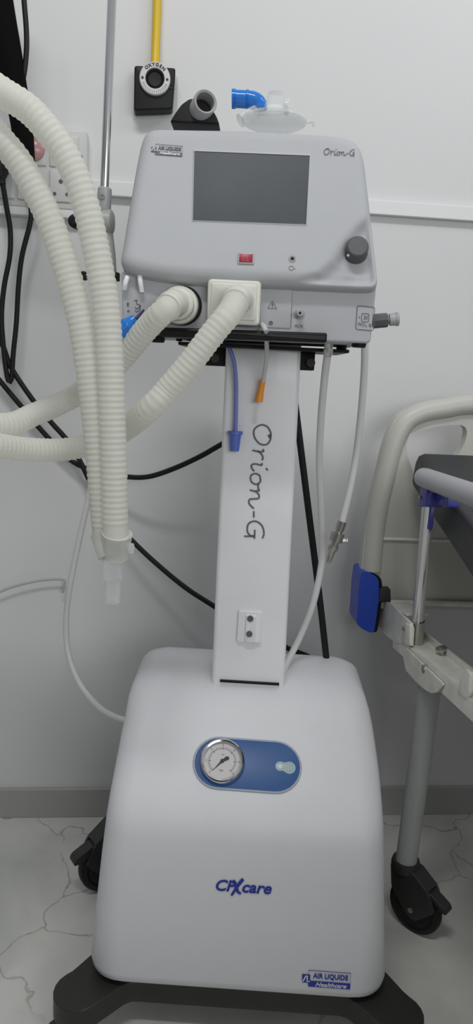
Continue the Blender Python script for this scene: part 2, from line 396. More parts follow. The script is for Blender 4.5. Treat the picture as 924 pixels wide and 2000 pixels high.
# ================================================================ LEFT CABLES
def cord(name, label, pts, r, m_, cat='cable', seg=12):
    bm = BM(); tube(bm, pts, r, seg); return tag(new(name, bm, m_), label, cat)
Yc = -0.05
root = thing('power_cord', 'black power cord plugged in at left edge, its slack hanging in a narrow bight', 'cable', at(10, 330, -0.034))
bm = BM(); tube(bm, [at(a, b, y) for a, b, y in ((3, 345, -.075), (12, 400, -.06), (20, 450, Yc), (19, 500, Yc), (8, 560, Yc), (3, 620, Yc), (8, 690, Yc), (14, 735, Yc), (19, 747, Yc), (23, 735, Yc), (26, 690, Yc), (32, 630, Yc), (36, 560, Yc), (43, 500, Yc), (58, 440, Yc), (61, 412, -.048), (54, 384, -.040))], 0.0058, 12)
new('cord', bm, RUBBER, root)
bm = BM(); lathe(bm, at(-3, 306, -0.060), at(3, 352, -0.070)-at(-3, 306, -0.060), [(0, 0.012), (0.004, 0.02), (0.02, 0.023), (0.036, 0.018), (0.05, 0.009), (0.062, 0.008)], 24); new('plug', bm, RUBBER, root)
cord('black_cable', 'black cable crossing the wall and curving right below the hoses behind the column', [at(a, b, y) for a, b, y in ((-60, 668, -.03), (0, 744, -.03), (46, 799, -.03), (76, 835, -.03), (105, 866, -.03), (143, 902, -.03), (190, 922, -.05), (245, 931, -.08), (290, 931, -.1), (340, 915, -.12), (390, 892, -.14), (434, 867, -.16), (500, 830, -.2), (520, 790, -.24))], 0.0062, RUBBER)
cord('black_cable', 'black cable falling diagonally to the floor side of the column and the cart top', [at(a, b, y) for a, b, y in ((-50, 590, -.045), (0, 664, -.045), (23, 720, -.045), (72, 792, -.045), (101, 826, -.045), (133, 862, -.045), (156, 900, -.045), (185, 960, -.045), (215, 1010, -.05), (252, 1050, -.07), (300, 1096, -.09), (360, 1146, -.12), (415, 1182, -.14), (490, 1228, -.16), (560, 1265, -.16), (612, 1288, -.15), (650, 1330, -.14))], 0.0062, RUBBER)
# thin grey tube on the wall
cord('thin_tube', 'thin grey tube curving along the wall low at left, its tip bent down', [at(a, b, -.02) for a, b in ((-60, 1185), (0, 1156), (40, 1142), (85, 1133), (120, 1131), (127, 1134), (126, 1145), (122, 1158))], 0.0028, TUBEG, 'tube')
# black arm top left
root = thing('support_arm', 'thick black padded arm descending at top left behind the white hoses', 'arm', at(58, 330, -.22))
bm = BM(); pth = [at(a, b, -.22) for a, b in ((-32, -200), (-14, -60), (0, 20), (15, 95), (29, 170), (42, 240), (47, 290), (50, 330))]
sweep(bm, spline(pth, 0.01), lambda s: 0.034 - 0.019*min(1, s/0.62), 20); new('arm_sleeve', bm, mat('matt_black', (0.004, 0.004, 0.004), 0.9, spec=0.1), root)
bm = BM(); tube(bm, [at(a, b, -.22) for a, b in ((40, -180), (44, -60), (47, 0), (51, 50), (52, 90), (49, 130), (44, 160))], 0.0052, 12); new('cable', bm, RUBBER, root)

# ================================================================ BED (right)
XB = atx(0, 0, 1).x  # placeholder
XB = at(716, 1110, -0.16).x + 0.005
bed = thing('hospital_bed', 'cream hospital bed with blue corner bumper and dark mattress, standing against the wall', 'bed', V((XB, -0.3, 0)))
YH = -0.16
hp = Pl(V((XB, YH, 0)), V((1, 0, 0)), V((0, 0, 1)))
def hu(*p): return hp.puv(*p)
WB = 0.92
# headboard: mirrored outline about bed centre
L = [hu(701, 1185), hu(704, 1110), hu(715, 1010), hu(736, 920), hu(750, 862), hu(772, 815), hu(806, 793), hu(860, 783), hu(924, 776)]
xc = WB/2
left = smooth2(L, 5); zt_ = left[-1][1]+0.004
outl = left + [(xc, zt_+0.006)] + [(2*xc-a, b) for a, b in left[::-1]]
outl = outl[::-1]
# grip holes cut as true openings: build the board as a bmesh with holes by triangulated fill
hole = smooth2([hu(798, 846), hu(840, 835), hu(890, 829), hu(908, 838), hu(904, 865), hu(886, 893), hu(850, 925), hu(812, 930), hu(797, 900), hu(792, 868), hu(798, 846)], 4)[:-1]
hole2 = [(2*xc-a, b) for a, b in hole]
def resample(pts, n):
    P = [V(p) for p in pts]; P.append(P[0]); L = [0]
    for a, b in zip(P, P[1:]): L.append(L[-1]+(b-a).length)
    out = []; j = 0
    for i in range(n):
        s = L[-1]*i/n + 1e-7
        while L[j+1] < s: j += 1
        t = (s-L[j])/(L[j+1]-L[j]); out.append(P[j].lerp(P[j+1], t))
    return out
def fill_with_holes(bm, pl, outer, holes, z0, z1):
    loops = []
    for lp in [outer]+holes:
        vs = [bm.verts.new(pl.pt(a, b, z1)) for a, b in lp]; loops.append(vs)
        for i in range(len(vs)): bm.edges.new((vs[i], vs[(i+1) % len(vs)]))
    bmesh.ops.triangle_fill(bm, edges=bm.edges[:], use_beauty=True, use_dissolve=False)
    e = bmesh.ops.extrude_face_region(bm, geom=bm.faces[:])
    bmesh.ops.translate(bm, verts=[g_ for g_ in e['geom'] if isinstance(g_, bmesh.types.BMVert)], vec=pl.n*(z0-z1))
bm = BM(); fill_with_holes(bm, hp, outl, [hole, hole2], -0.016, 0.010)
hb = new('headboard', bm, CREAM, bed, smooth=20)
# thick rounded rim following the outline and top
rim = [hu(724, 1112), hu(734, 1010), hu(752, 925), hu(768, 865), hu(790, 825), hu(822, 806), hu(870, 797), hu(924, 790)]
rim = rim + [(xc, rim[-1][1]+0.008)] + [(2*xc-a, b) for a, b in rim[::-1]]
bm = BM(); sweep(bm, spline([hp.pt(a, b, 0.004) for a, b in rim], 0.012), 0.024, 18); new('rim', bm, CREAM, hb)
# seams / cross tubes
for (pa, th_, y_) in (((736, 1050), 0.006, 0.012), ((756, 1172), 0.012, 0.02)):
    u_, v_ = hu(*pa); bm = BM(); cyl(bm, hp.pt(u_, v_, y_), hp.pt(2*xc-u_, v_, y_), th_/2+0.001, seg=16); new('cross_tube', bm, FRAMEP, bed)
bm = BM(); u_, v_ = hu(733, 1150); slab(bm, hp, round_poly([hu(733, 1170), hu(757, 1168), hu(756, 1143), hu(735, 1143)][::1], 0.003, 3), 0.008, 0.03, 0.002); new('latch', bm, CASTERM, bed)
# blue corner bumper
bp_ = Pl(hp.pt(0, 0, 0.0), V((1, 0, 0)), V((0, 0, 1)))
q = [hu(690, 1212), hu(693, 1180), hu(695, 1140), hu(700, 1108), hu(716, 1112), hu(733, 1122), hu(734, 1160), hu(728, 1205), hu(724, 1229), hu(708, 1224)]
def bumper(mirror):
    qq = [(2*xc-a, b) for a, b in q] if mirror else q
    bm = BM(); fill_with_holes(bm, bp_, round_poly(qq, 0.014, 5), [], -0.045, 0.030); o = new('corner_bumper', bm, BLUEB, bed, bevel=0.008); o['label'] = 'royal blue corner bumper'
    qd = [(a+(-0.012 if mirror else 0.012), b-0.004) for a, b in qq]
    bm = BM(); fill_with_holes(bm, bp_, round_poly(qd, 0.012, 4), [], -0.04, 0.016); new('bumper_backing', bm, BLACK, o)
bumper(False); bumper(True)
# side beam (angle section), runs towards the room
XS = XB+0.045
def sx(px, py, X=XS): return atx(px, py, X)
zb1 = sx(771, 1237).z; zb0 = sx(830, 1340).z
BT, BB = 0.622, 0.565
BT = sx(840, 1297).z; BB = sx(840, 1337).z
SL = -0.0966
def beam(X, name='side_beam'):
    bm = BM(); Rb = Matrix.Rotation(math.atan(SL), 3, 'X'); Yf = -0.262; Ln = 2.0
    dirb = V((0, -1, -SL)).normalized(); c = V((X, Yf, 0.6165))+dirb*Ln/2; nb = Rb @ V((0, 0, 1))
    box(bm, c, 0.004, Ln, 0.034, Rb)
    box(bm, c+V((0.028, 0, 0))+nb*0.015, 0.056, Ln, 0.004, Rb)
    box(bm, c+V((0.056, 0, 0))+nb*0.022, 0.005, Ln, 0.018, Rb)
    return new(name, bm, FRAMEP, bed, smooth=0)
def zbeam(y): return 0.633 + SL*(y+0.264)
beam(XS); beam(XS+WB-0.14)
# head section plate rising to the headboard
bm = BM(); pl_ = Pl(V((XS, 0, 0)), V((0, -1, 0)), V((0, 0, 1)))
q = [pl_.uv(sx(*p)) for p in ((737, 1225), (744, 1172), (765, 1178), (803, 1217), (806, 1230), (804, 1262), (797, 1258), (775, 1256))]
slab(bm, pl_, [(a, b) for a, b in q][::-1], -0.004, 0.003); box(bm, V((XS+0.026, (sx(765, 1178).y+sx(803, 1217).y)/2+0.03, sx(765, 1178).z)), 0.05, 0.13, 0.004, Matrix.Rotation(-0.12, 3, 'X')); new('head_bracket', bm, FRAMEP, bed)
for p in ((796, 1228), (835, 1307)):
    bm = BM(); c = sx(*p)+V((-0.004, 0, 0)); lathe(bm, c, V((-1, 0, 0)), [(0, 0.0095 if p[1] > 1300 else 0.004), (0.005, 0.0095 if p[1] > 1300 else 0.004), (0.007, 0.005), (0.007, 0)], 6 if p[1] > 1300 else 16); new('bolt', bm, STEEL, bed)
# cross members
for Y_ in (-0.62, -1.2, -2.2):
    bm = BM(); box(bm, V((XB+WB/2-0.02, Y_, zbeam(Y_)-0.02)), WB-0.16, 0.04, 0.03); new('cross_beam', bm, FRAMEP, bed, smooth=0, bevel=0.003)
# hinge tab near right border
bm = BM(); q = [pl_.uv(sx(*p)) for p in ((899, 1350), (905, 1315), (914, 1306), (924, 1316), (921, 1352), (915, 1364))]; slab(bm, pl_, round_poly(q, 0.004, 3), -0.002, 0.005, 0.001); new('hinge_tab', bm, FRAMEP, bed)
bm = BM(); q = [pl_.uv(sx(*p)) for p in ((788, 1248), (796, 1216), (806, 1222), (806, 1262), (798, 1260))]; slab(bm, pl_, round_poly(q, 0.004, 3), 0.0, 0.006, 0.001); new('hinge_tab', bm, FRAMEP, bed)
bm = BM(); c = V((XS+0.050, sx(866, 1270, XS+0.05).y, sx(866, 1270, XS+0.05).z-0.012)); lathe(bm, c, V((-0.3, 0, 1)), [(0, 0.006), (0.01, 0.006), (0.013, 0.012), (0.018, 0.012), (0.02, 0.0)], 20); new('bolt', bm, STEEL, bed)

def caster(parent, P, ang, R, hgt, m_wheel=RUBBER, m_fork=CASTERM, lever=True, tilt=0.0):
    """P: floor point under the swivel axis; ang: direction the wheel trails; hgt: top of the fork"""
    d = V((math.cos(ang), math.sin(ang), 0)); s = V((-d.y, d.x, 0)); C_ = P + d*R*0.55 + V((0, 0, R)); wd = R*0.42
    bm = BM()
    # two fork cheeks
    cp = Pl(V((P.x, P.y, 0)), d, V((0, 0, 1)))
    out = [(-R*0.42, hgt), (R*0.50, hgt), (R*1.15, R*1.95), (R*1.42, R*1.35), (R*1.05, R*0.95), (R*0.72, R*0.62), (R*0.38, R*0.75), (-R*0.30, R*1.5)]
    for sg in (-1, 1):
        slab(bm, cp, round_poly(out, R*0.12, 4), sg*wd*0.72-wd*0.14, sg*wd*0.72+wd*0.14, wd*0.06)
    slab(bm, cp, round_poly([(-R*0.42, hgt), (R*0.50, hgt), (R*1.15, R*2.0), (R*1.0, R*1.9), (R*0.4, R*2.12), (-R*0.3, R*2.0)], R*0.08, 3), -wd*0.8, wd*0.8, wd*0.1)
    lathe(bm, V((P.x, P.y, hgt-0.012)), V((0, 0, 1)), [(0, R*0.5), (0.012, R*0.52), (0.022, R*0.48), (0.022, R*0.30)], 28)
    fk = new('caster', bm, m_fork, parent)
    bm = BM(); lathe(bm, C_-s*wd/2, s, [(0, R*0.22), (0, R*0.6), (wd*0.08, R*0.72), (0.0, R*0.8), (wd*0.12, R*0.96), (wd*0.3, R), (wd*0.7, R), (wd*0.88, R*0.96), (wd, R*0.8), (wd*0.92, R*0.72), (wd, R*0.6), (wd, R*0.22)], 48)
    new('wheel', bm, m_wheel, fk)
    bm = BM(); cyl(bm, C_-s*wd*0.95, C_+s*wd*0.95, R*0.10, seg=12); new('axle', bm, STEEL, fk)
    if lever:
        bm = BM(); a = V((P.x, P.y, 0))+d*R*1.0+V((0, 0, R*2.0))
        tb = [(-R*0.1, R*2.02), (R*1.2, R*1.9), (R*1.75, R*1.62), (R*1.82, R*1.42), (R*1.62, R*1.42), (R*1.1, R*1.66), (R*0.9, R*1.8)]
        slab(bm, cp, round_poly(tb, R*0.08, 3), -wd*0.55, wd*0.55, wd*0.1); new('brake_lever', bm, m_fork, fk)
    return fk
# legs and casters
XL = XS+0.022
def leg(X, Y, vis):
    bm = BM(); cyl(bm, V((X, Y, 0.135)), V((X, Y-0.035, 0.60)), 0.0235, seg=32); lg = new('leg', bm, LEGP, bed)
    bm = BM(); pp = Pl(V((X-0.026, 0, 0)), V((0, -1, 0)), V((0, 0, 1)))
    gq = [pl_.uv(sx(*p)) for p in ((793, 1268), (795, 1287), (800, 1310), (820, 1332), (836, 1346), (850, 1354), (861, 1352), (872, 1338), (872, 1335), (800, 1266))]
    gy = -Y-0.42 
    slab(bm, pp, [(a+gy, b) for a, b in gq], 0.0, 0.004)
    new('gusset', bm, FRAMEP, lg)
    caster(bed, V((X, Y, 0)), math.radians(-48), 0.062, 0.15)
YL = at(808, 1660, -0.42).y
leg(XL, -0.42, True); leg(XL+WB-0.18, -0.42, True); leg(XL, -2.1, False); leg(XL+WB-0.18, -2.1, False)
# chrome post carrying the side rail
p_lo = sx(813, 1248, XS+0.02); p_hi = sx(838, 965, XS+0.0)
bm = BM(); cyl(bm, p_lo, p_hi, 0.0125, seg=28); ps = new('rail_post', bm, CHROME, bed)
bm = BM(); cyl(bm, p_lo-V((0, 0, 0.012)), p_lo+(p_hi-p_lo).normalized()*0.045, 0.0155, seg=28); new('post_socket', bm, STEEL, ps)
XR = XS-0.012
ra = sx(826, 932, XR); rb = sx(924, 967, XR); dr = (rb-ra).normalized()
bm = BM(); pth = [ra+dr*(0.01*i) for i in range(200)]
Ls = 1.2; lathe(bm, ra-dr*0.012, dr, [(0, 0.0), (0.002, 0.010), (0.007, 0.0165), (0.014, 0.0195), (0.03, 0.0205), (Ls, 0.0205)], 32); new('side_rail', bm, RAILP, bed)
# violet clamp under the rail
cpl = Pl(sx(832, 980, XR+0.0), V((0, -1, 0)), V((0, 0, 1)))
def cu2(*p): return cpl.uv(atx(p[0], p[1], cpl.p.x))
bm = BM(); slab(bm, cpl, round_poly([cu2(823, 990), cu2(826, 952), cu2(840, 955), cu2(838, 990)], 0.004, 3), -0.028, 0.006, 0.002)
slab(bm, cpl, round_poly([cu2(838, 975), cu2(838, 955), cu2(863, 963), cu2(861, 990), cu2(855, 992), cu2(853, 972)], 0.003, 3), -0.036, -0.012, 0.002)
slab(bm, cpl, round_poly([cu2(817, 1034), cu2(822, 985), cu2(829, 988), cu2(825, 1032)], 0.002, 2), -0.022, -0.014, 0.001)
new('rail_clamp', bm, BLUEV, bed)['label'] = 'violet blue rail clamp'
bm = BM(); c = sx(828, 972, XR)+V((-0.007, 0, 0)); lathe(bm, c, V((-1, 0, 0)), [(0, 0.004), (0.003, 0.004), (0.004, 0)], 16); new('bolt', bm, STEEL, bed)
# mattress: head section raised, sloping down into the room
XM = XS+0.028
A0 = atx(800, 948, XM); A1 = atx(815, 887, XM); B0 = atx(924, 1140, XM)
dm = (B0-A0); dm.x = 0; dm.normalize(); up_ = V((0, -dm.z, dm.y)); up_ = up_ if up_.z > 0 else -up_
th = 0.085
mp_ = Pl(V((XM, A0.y, A0.z)), V((0, dm.y, dm.z)), up_)
bm = BM(); Lm = 0.62
prof = []
for a, b in [(0, 0), (Lm, 0), (Lm+0.04, -0.0), (Lm+0.04, th), (Lm, th), (0.015, th), (0, th-0.01)]: prof.append((a, b))
rings = []
for xx, ins in ((0, 0.012), (0.006, 0.004), (0.018, 0), (WB-0.16, 0), (WB-0.148, 0.004), (WB-0.142, 0.012)):
    pr = round_poly([(ins, ins), (Lm, ins), (Lm, th-ins), (ins, th-ins)], 0.014, 4)
    rings.append([V((XM+xx, 0, 0)) + V((0, mp_.p.y, mp_.p.z)) + mp_.u*a + up_*b for a, b in pr])
loft(bm, rings)
mt_ = new('mattress', bm, MATTR); tag(mt_, 'charcoal vinyl mattress on the bed, head end raised behind the side rail', 'mattress')
# flat part of the mattress and deck below the raised head
E = V((0, mp_.p.y, mp_.p.z)) + mp_.u*Lm
bm = BM()
box(bm, V((XM+(WB-0.14)/2, mp_.p.y+mp_.u.y*Lm/2, mp_.p.z+mp_.u.z*Lm/2) )-up_*0.014, WB-0.26, Lm-0.04, 0.02, Matrix((V((1, 0, 0)), V((0, -dm.y, -dm.z)), up_)).transposed())
new('backrest_deck', bm, CASTERM, bed, smooth=0)
# level part of deck and mattress towards the foot of the bed
Ye = E.y-0.03
bm = BM(); box(bm, V((XM+(WB-0.14)/2, (Ye-2.25)/2, E.z+0.03)), WB-0.14, Ye+2.25, 0.085); o = new('mattress_foot', bm, MATTR, mt_, bevel=0.012)
bm = BM(); box(bm, V((XM+(WB-0.14)/2, (Ye-2.25)/2, E.z-0.0235)), WB-0.16, Ye+2.25, 0.02); new('deck', bm, FRAMEP, bed, smooth=0)
for yy in (Ye-0.15, -2.1):
    for xx in (0.06, WB-0.2):
        bm = BM(); cyl(bm, V((XM+xx, yy, zbeam(yy)-0.01)), V((XM+xx, yy, E.z-0.035)), 0.015, seg=16); new('deck_post', bm, FRAMEP, bed)
for xx in ():
    bm = BM(); tube(bm, [V((XM+xx, E.y+0.22, E.z+0.09)), V((XM+xx, E.y+0.25, BT+0.01))], 0.012, 12); new('deck_strut', bm, CASTERM, bed)

# ================================================================ COMPRESSOR TROLLEY
cart = thing('ventilator_cart', 'white compressor cart with tall column, pressure gauge and dark wheeled base', 'medical cart', O.copy(), BETA)
def ring_at(z, hw, yf, yb, r, cx=0.0, k=10):
    return [mw(a+cx, b, z) for a, b in rrect(-hw, yf, hw, yb, r, k)]
secs = [(0.108, 0.235, 0.035, 0.40, 0.05, -0.004), (0.110, 0.262, 0.012, 0.43, 0.06, -0.004), (0.120, 0.273, 0.003, 0.438, 0.06, -0.004), (0.135, 0.2745, 0.0, 0.44, 0.058, -0.004),
        (0.25, 0.264, 0.001, 0.44, 0.054, -0.005), (0.35, 0.2555, 0.004, 0.44, 0.05, -0.005), (0.405, 0.2505, 0.008, 0.44, 0.049, -0.005), (0.425, 0.2490, 0.012, 0.44, 0.048, -0.005),
        (0.440, 0.2475, 0.0185, 0.44, 0.047, -0.005), (0.455, 0.2465, 0.0285, 0.44, 0.046, -0.005), (0.475, 0.2450, 0.0455, 0.44, 0.045, -0.005), (0.50, 0.2435, 0.073, 0.44, 0.044, -0.005),
        (0.53, 0.241, 0.107, 0.435, 0.044, -0.006), (0.56, 0.2375, 0.139, 0.425, 0.044, -0.007), (0.58, 0.235, 0.160, 0.415, 0.044, -0.009), (0.597, 0.230, 0.181, 0.402, 0.043, -0.010),
        (0.608, 0.222, 0.200, 0.390, 0.042, -0.010), (0.616, 0.210, 0.222, 0.378, 0.04, -0.010), (0.620, 0.196, 0.245, 0.362, 0.035, -0.010)]
bm = BM(); loft(bm, [ring_at(*s) for s in secs]); hsg = new('housing', bm, WHITE2, cart, smooth=55)
ZT = 0.620
# column
CY = aml(480, 1333, 0.20); ycf = MI @ atz(482, 1334, ZT-0.001)
YCF = ycf.y
def colring(z, x0_, x1_, yf, dep): return [mw(a, b, z) for a, b in rrect(x0_, yf, x1_, yf+dep, 0.009, 4)]
b0 = aml(413, 1332, YCF); b1 = aml(556, 1336, YCF); YCT = YCF+0.015
t0_ = aml(441, 680, YCT); t1_ = aml(588, 690, YCT)
zc1 = (t0_.z+t1_.z)/2+0.012
bm = BM(); loft(bm, [colring(0.600, b0.x, b1.x, YCF, 0.085), colring(zc1, t0_.x, t1_.x, YCT, 0.085)])
col = new('column', bm, WHITE, cart, smooth=40)
cpn = Pl(mw(b0.x, YCF, ZT), MX, (mw(b0.x, YCT, zc1)-mw(b0.x, YCF, 0.600)))
bm = BM(); box(bm, MF @ V(((b0.x+b1.x)/2+0.003, YCF-0.0015, ZT+0.0015)), 0.115, 0.006, 0.004, MR); new('base_gap', bm, BLACK, col, smooth=0)
# rail bracket with two screws
def px_slab(bm, pl, pts, z0, z1, r=0.003, bev=0.001): slab(bm, pl, round_poly(pxpoly(pl, pts), r, 3), z0, z1, bev)
bm = BM(); px_slab(bm, cpn, [(462, 1252), (509, 1255), (513, 1193), (466, 1191)], 0.0, 0.006, 0.003, 0.002)
px_slab(bm, cpn, [(478, 1251), (498, 1252), (501, 1200), (481, 1199)], 0.004, 0.010, 0.002, 0.002); br = new('accessory_bracket', bm, WHITE, col)
for p in ((489, 1208), (487, 1238)):
    bm = BM(); c = cpn.hit(*p, 0.010); lathe(bm, c, cpn.n, [(0, 0.0062), (0.002, 0.006), (0.002, 0.003), (0.0008, 0.0028), (0.0008, 0)], 24); new('screw', bm, mat('screw_metal', (0.25, 0.25, 0.25), 0.35, 1.0), br)

def script_text(bm, mapf, pl, w_, off):
    """handwritten Orion-G; mapf takes (x,y) with x running along the word in letter units, cap height 1"""
    st = [
        [(0.50, 0.86), (0.62, 0.98), (0.42, 1.0), (0.16, 0.78), (0.10, 0.42), (0.30, 0.08), (0.62, 0.10), (0.90, 0.42), (0.92, 0.80), (0.70, 1.0), (0.45, 0.98)],
        [(1.12, 0.62), (1.22, 0.66), (1.24, 0.40), (1.20, 0.04)], [(1.21, 0.30), (1.34, 0.56), (1.52, 0.66), (1.60, 0.60)],
        [(1.72, 0.62), (1.82, 0.60), (1.78, 0.25), (1.84, 0.05), (1.98, 0.08), (2.10, 0.22)], [(1.94, 0.86), (2.02, 0.98)],
        [(2.44, 0.60), (2.26, 0.52), (2.20, 0.26), (2.32, 0.04), (2.56, 0.10), (2.66, 0.36), (2.56, 0.58), (2.42, 0.60)],
        [(2.60, 0.50), (2.80, 0.50), (2.92, 0.58)],
        [(2.92, 0.60), (2.96, 0.30), (2.92, 0.04)], [(2.95, 0.34), (3.10, 0.56), (3.26, 0.56), (3.30, 0.30), (3.34, 0.06), (3.50, 0.04), (3.66, 0.22), (3.72, 0.34)],
        [(3.84, 0.34), (4.12, 0.36)],
        [(5.02, 0.92), (4.80, 1.0), (4.46, 0.86), (4.28, 0.48), (4.40, 0.10), (4.72, 0.04), (4.92, 0.22), (4.94, 0.46)], [(4.66, 0.46), (4.96, 0.48), (5.06, 0.46)], [(4.95, 0.46), (4.97, 0.10), (4.98, -0.12)],
    ]
    for s in st:
        q = [mapf(*p) for p in smooth2(s, 6)]; ribbon(bm, pl, q, w_, off)
pa = V(cpn.puv(514, 828)); pb = V(cpn.puv(499, 1054))   # baseline side: letters lie on their side, top to the right
ax = (pb-pa)/5.05; base_ = V(cpn.puv(490, 829)) ; upv = V((-ax.y, ax.x)).normalized()*0.033
def mcol(x, y):
    q = V(cpn.puv(495, 829)) + ax*(x-0.1) + upv*y; return (q.x, q.y)
bm = BM(); script_text(bm, mcol, cpn, 0.0031, 0.0006); new('lettering', bm, INKG, col)

# blue gauge panel on the slope
sA = mw(0, 0.073, 0.50); sB = mw(0, 0.139, 0.56)
sp = Pl(sA, MX, sB-sA)
def stadium(pl, c0, c1, r, k=14):
    (x0_, y0_), (x1_, y1_) = c0, c1; out = []; a0 = math.atan2(y1_-y0_, x1_-x0_)
    for i in range(k+1): a = a0-math.pi/2+math.pi*i/k; out.append((x1_+r*math.cos(a), y1_+r*math.sin(a)))
    for i in range(k+1): a = a0+math.pi/2+math.pi*i/k; out.append((x0_+r*math.cos(a), y0_+r*math.sin(a)))
    return out
cL = V(sp.puv(428, 1490)); cR = V(sp.puv(538, 1498))
rr = (V(sp.puv(376, 1488))-cL).length*0.985
bm = BM(); slab(bm, sp, stadium(sp, cL, cR, rr), -0.004, 0.0030, 0.001); fr = new('gauge_panel', bm, SILV, cart)
bm = BM(); slab(bm, sp, stadium(sp, cL, cR, rr-0.0035), 0.0, 0.0036, 0.0004); new('blue_face', bm, PANELBLUE, fr)['label'] = 'deep blue face'
gc = V(sp.puv(434, 1490)); gr = (V(sp.puv(390, 1489))-gc).length
bm = BM(); lathe(bm, sp.pt(gc.x, gc.y, 0.003), sp.n, [(0, gr*0.97), (0.009, gr*0.99), (0.013, gr*0.96), (0.0145, gr*0.90), (0.013, gr*0.83), (0.009, gr*0.82)], 56, cap1=False); ga = new('pressure_gauge', bm, CHROME, cart)
bm = BM(); lathe(bm, sp.pt(gc.x, gc.y, 0.008), sp.n, [(0, gr*0.84), (0.0015, gr*0.84), (0.0015, 0)], 48); new('dial', bm, DIAL, ga)
bm = BM()
for i in range(0, 31):
    a = math.radians(225-9*i); l0 = 0.56 if i % 5 else 0.50; ribbon(bm, sp, [(gc.x+math.cos(a)*gr*l0, gc.y+math.sin(a)*gr*l0), (gc.x+math.cos(a)*gr*0.64, gc.y+math.sin(a)*gr*0.64)], 0.0006 if i % 5 else 0.0010, 0.0096)
for i, t in enumerate('0 2 4 6 8 10 12'.split()):
    a = math.radians(225-45*i); text_mesh(bm, t, sp, gc.x+math.cos(a)*gr*0.72, gc.y+math.sin(a)*gr*0.72, 0.0052, a-math.pi/2 if False else 0, off=0.0096)
ribbon(bm, sp, [(gc.x+math.cos(math.radians(225-9*i))*gr*0.56, gc.y+math.sin(math.radians(225-9*i))*gr*0.56) for i in range(31)], 0.0005, 0.0096)
text_mesh(bm, 'bar', sp, gc.x+0.000, gc.y-gr*0.40, 0.006, off=0.0096); text_mesh(bm, 'psi', sp, gc.x+0.001, gc.y+gr*0.30, 0.0045, off=0.0096)
new('markings', bm, INKG, ga)
bm = BM(); e1 = V(sp.puv(416, 1508)); e2 = V(sp.puv(445, 1484)); dd = (e2-e1).normalized(); pe = V((-dd.y, dd.x))
vs = [e1, gc-pe*0.0018, e2-pe*0.0036, e2+dd*0.003, e2+pe*0.0036, gc+pe*0.0018]
slab(bm, sp, [tuple(v) for v in vs], 0.0105, 0.0112); c = sp.pt(gc.x, gc.y, 0.010); cyl(bm, c, c+sp.n*0.0025, 0.0032, seg=20); new('needle', bm, INK, ga)
bm = BM(); qa = V(sp.puv(547, 1498)); qb = V(sp.puv(565, 1501)); r1 = 0.0078; out = []
for i in range(17): a = math.radians(-125+250*i/16); out.append((qb.x+0.0115*math.cos(a)*0.98, qb.y+0.0112*math.sin(a)))
for i in range(17): a = math.radians(60+240*i/16); out.append((qa.x+0.0088*math.cos(a), qa.y+0.0088*math.sin(a)))
slab(bm, sp, out, 0.0034, 0.0044, 0.0004); sw = new('power_key', bm, TEAL, cart)
bm = BM(); o2 = inset2(out, 0.0012); ribbon(bm, sp, o2, 0.0007, 0.0046, closed=True); c = sp.pt(qa.x, qa.y, 0.0044); lathe(bm, c, sp.n, [(0, 0.0045), (0.0006, 0.0045), (0.0006, 0)], 20); new('key_outline', bm, mat('pale_line', (0.5, 0.6, 0.62), 0.4), sw)
# front markings
yfz = lambda z: 0.004
fp = Pl(mw(0, 0.0005, 0.25), MX, mw(0, 0.0042, 0.35)-mw(0, 0.0008, 0.25))
bm = BM(); uA = V(fp.puv(421, 1738)); uB = V(fp.puv(526, 1738)); wd_ = (uB-uA).length; ctr = fp.puv(438, 1729); s_ = 0.030
text_mesh(bm, 'CP', fp, *fp.puv(438, 1730), s_*0.98, shear=0.25, off=0.0012, bold=0.0007, sx=0.98)
text_mesh(bm, 'care', fp, *fp.puv(500, 1734), s_*1.02, shear=0.25, off=0.0012, bold=0.0007, sx=0.98)
ribbon(bm, fp, smooth2([fp.puv(475, 1716), fp.puv(466, 1727), fp.puv(459, 1738), fp.puv(452, 1748)], 4), lambda t: 0.0062-0.003*abs(t-0.2), 0.0012)
ribbon(bm, fp, smooth2([fp.puv(455, 1719), fp.puv(460, 1727), fp.puv(465, 1741), fp.puv(471, 1744)], 4), lambda t: 0.0070-0.003*t, 0.0013)
new('front_lettering', bm, BLUEINK, cart)
def maker_plate(pl, P, parent, ink, off):
    """P: pixels of the four corners of the framed box (tl,tr,br,bl)"""
    tl, tr, br_, bl = [V(pl.puv(*p)) for p in P]
    X = tr-tl; Z = tl-bl; ang = math.atan2(X.y, X.x)
    f = lambda a, b: tuple(bl+X*a+Z*b)
    bm = BM(); ribbon(bm, pl, [f(0, 0), f(1, 0), f(1, 1), f(0, 1)], Z.length*0.03, off, closed=True)
    q = f(0.53, 0.66); text_mesh(bm, 'AIR LIQUIDE', pl, q[0], q[1], Z.length*0.44, ang, off=off, bold=0.0003, sx=X.length*0.88/(Z.length*0.44*5.9))
    slab(bm, pl, [f(0, 0), f(1, 0), f(1, 0.34), f(0, 0.34)], off-0.0004, off+0.0003)
    slab(bm, pl, [f(-0.15, 0.22), f(0.04, 0.22), f(0.04, 0.72), f(-0.15, 0.72)], off-0.0004, off+0.0003)
    o = new('maker_label', bm, ink, parent)
    bm = BM(); q = f(0.53, 0.16); text_mesh(bm, 'Healthcare', pl, q[0], q[1], Z.length*0.36, ang, shear=0.35, off=off+0.0007, bold=0.0002, sx=X.length*0.80/(Z.length*0.36*4.8))
    ribbon(bm, pl, [f(-0.135, 0.30), f(-0.06, 0.66), f(-0.03, 0.66), f(-0.03, 0.32), f(0.03, 0.32)], Z.length*0.07, off+0.0007)
    new('label_letters', bm, mat('label_white', (0.62, 0.64, 0.68), 0.5), o)
fp2 = Pl(mw(0, 0.0, 0.155), MX, mw(0, 0.001, 0.25)-mw(0, 0.0, 0.155))
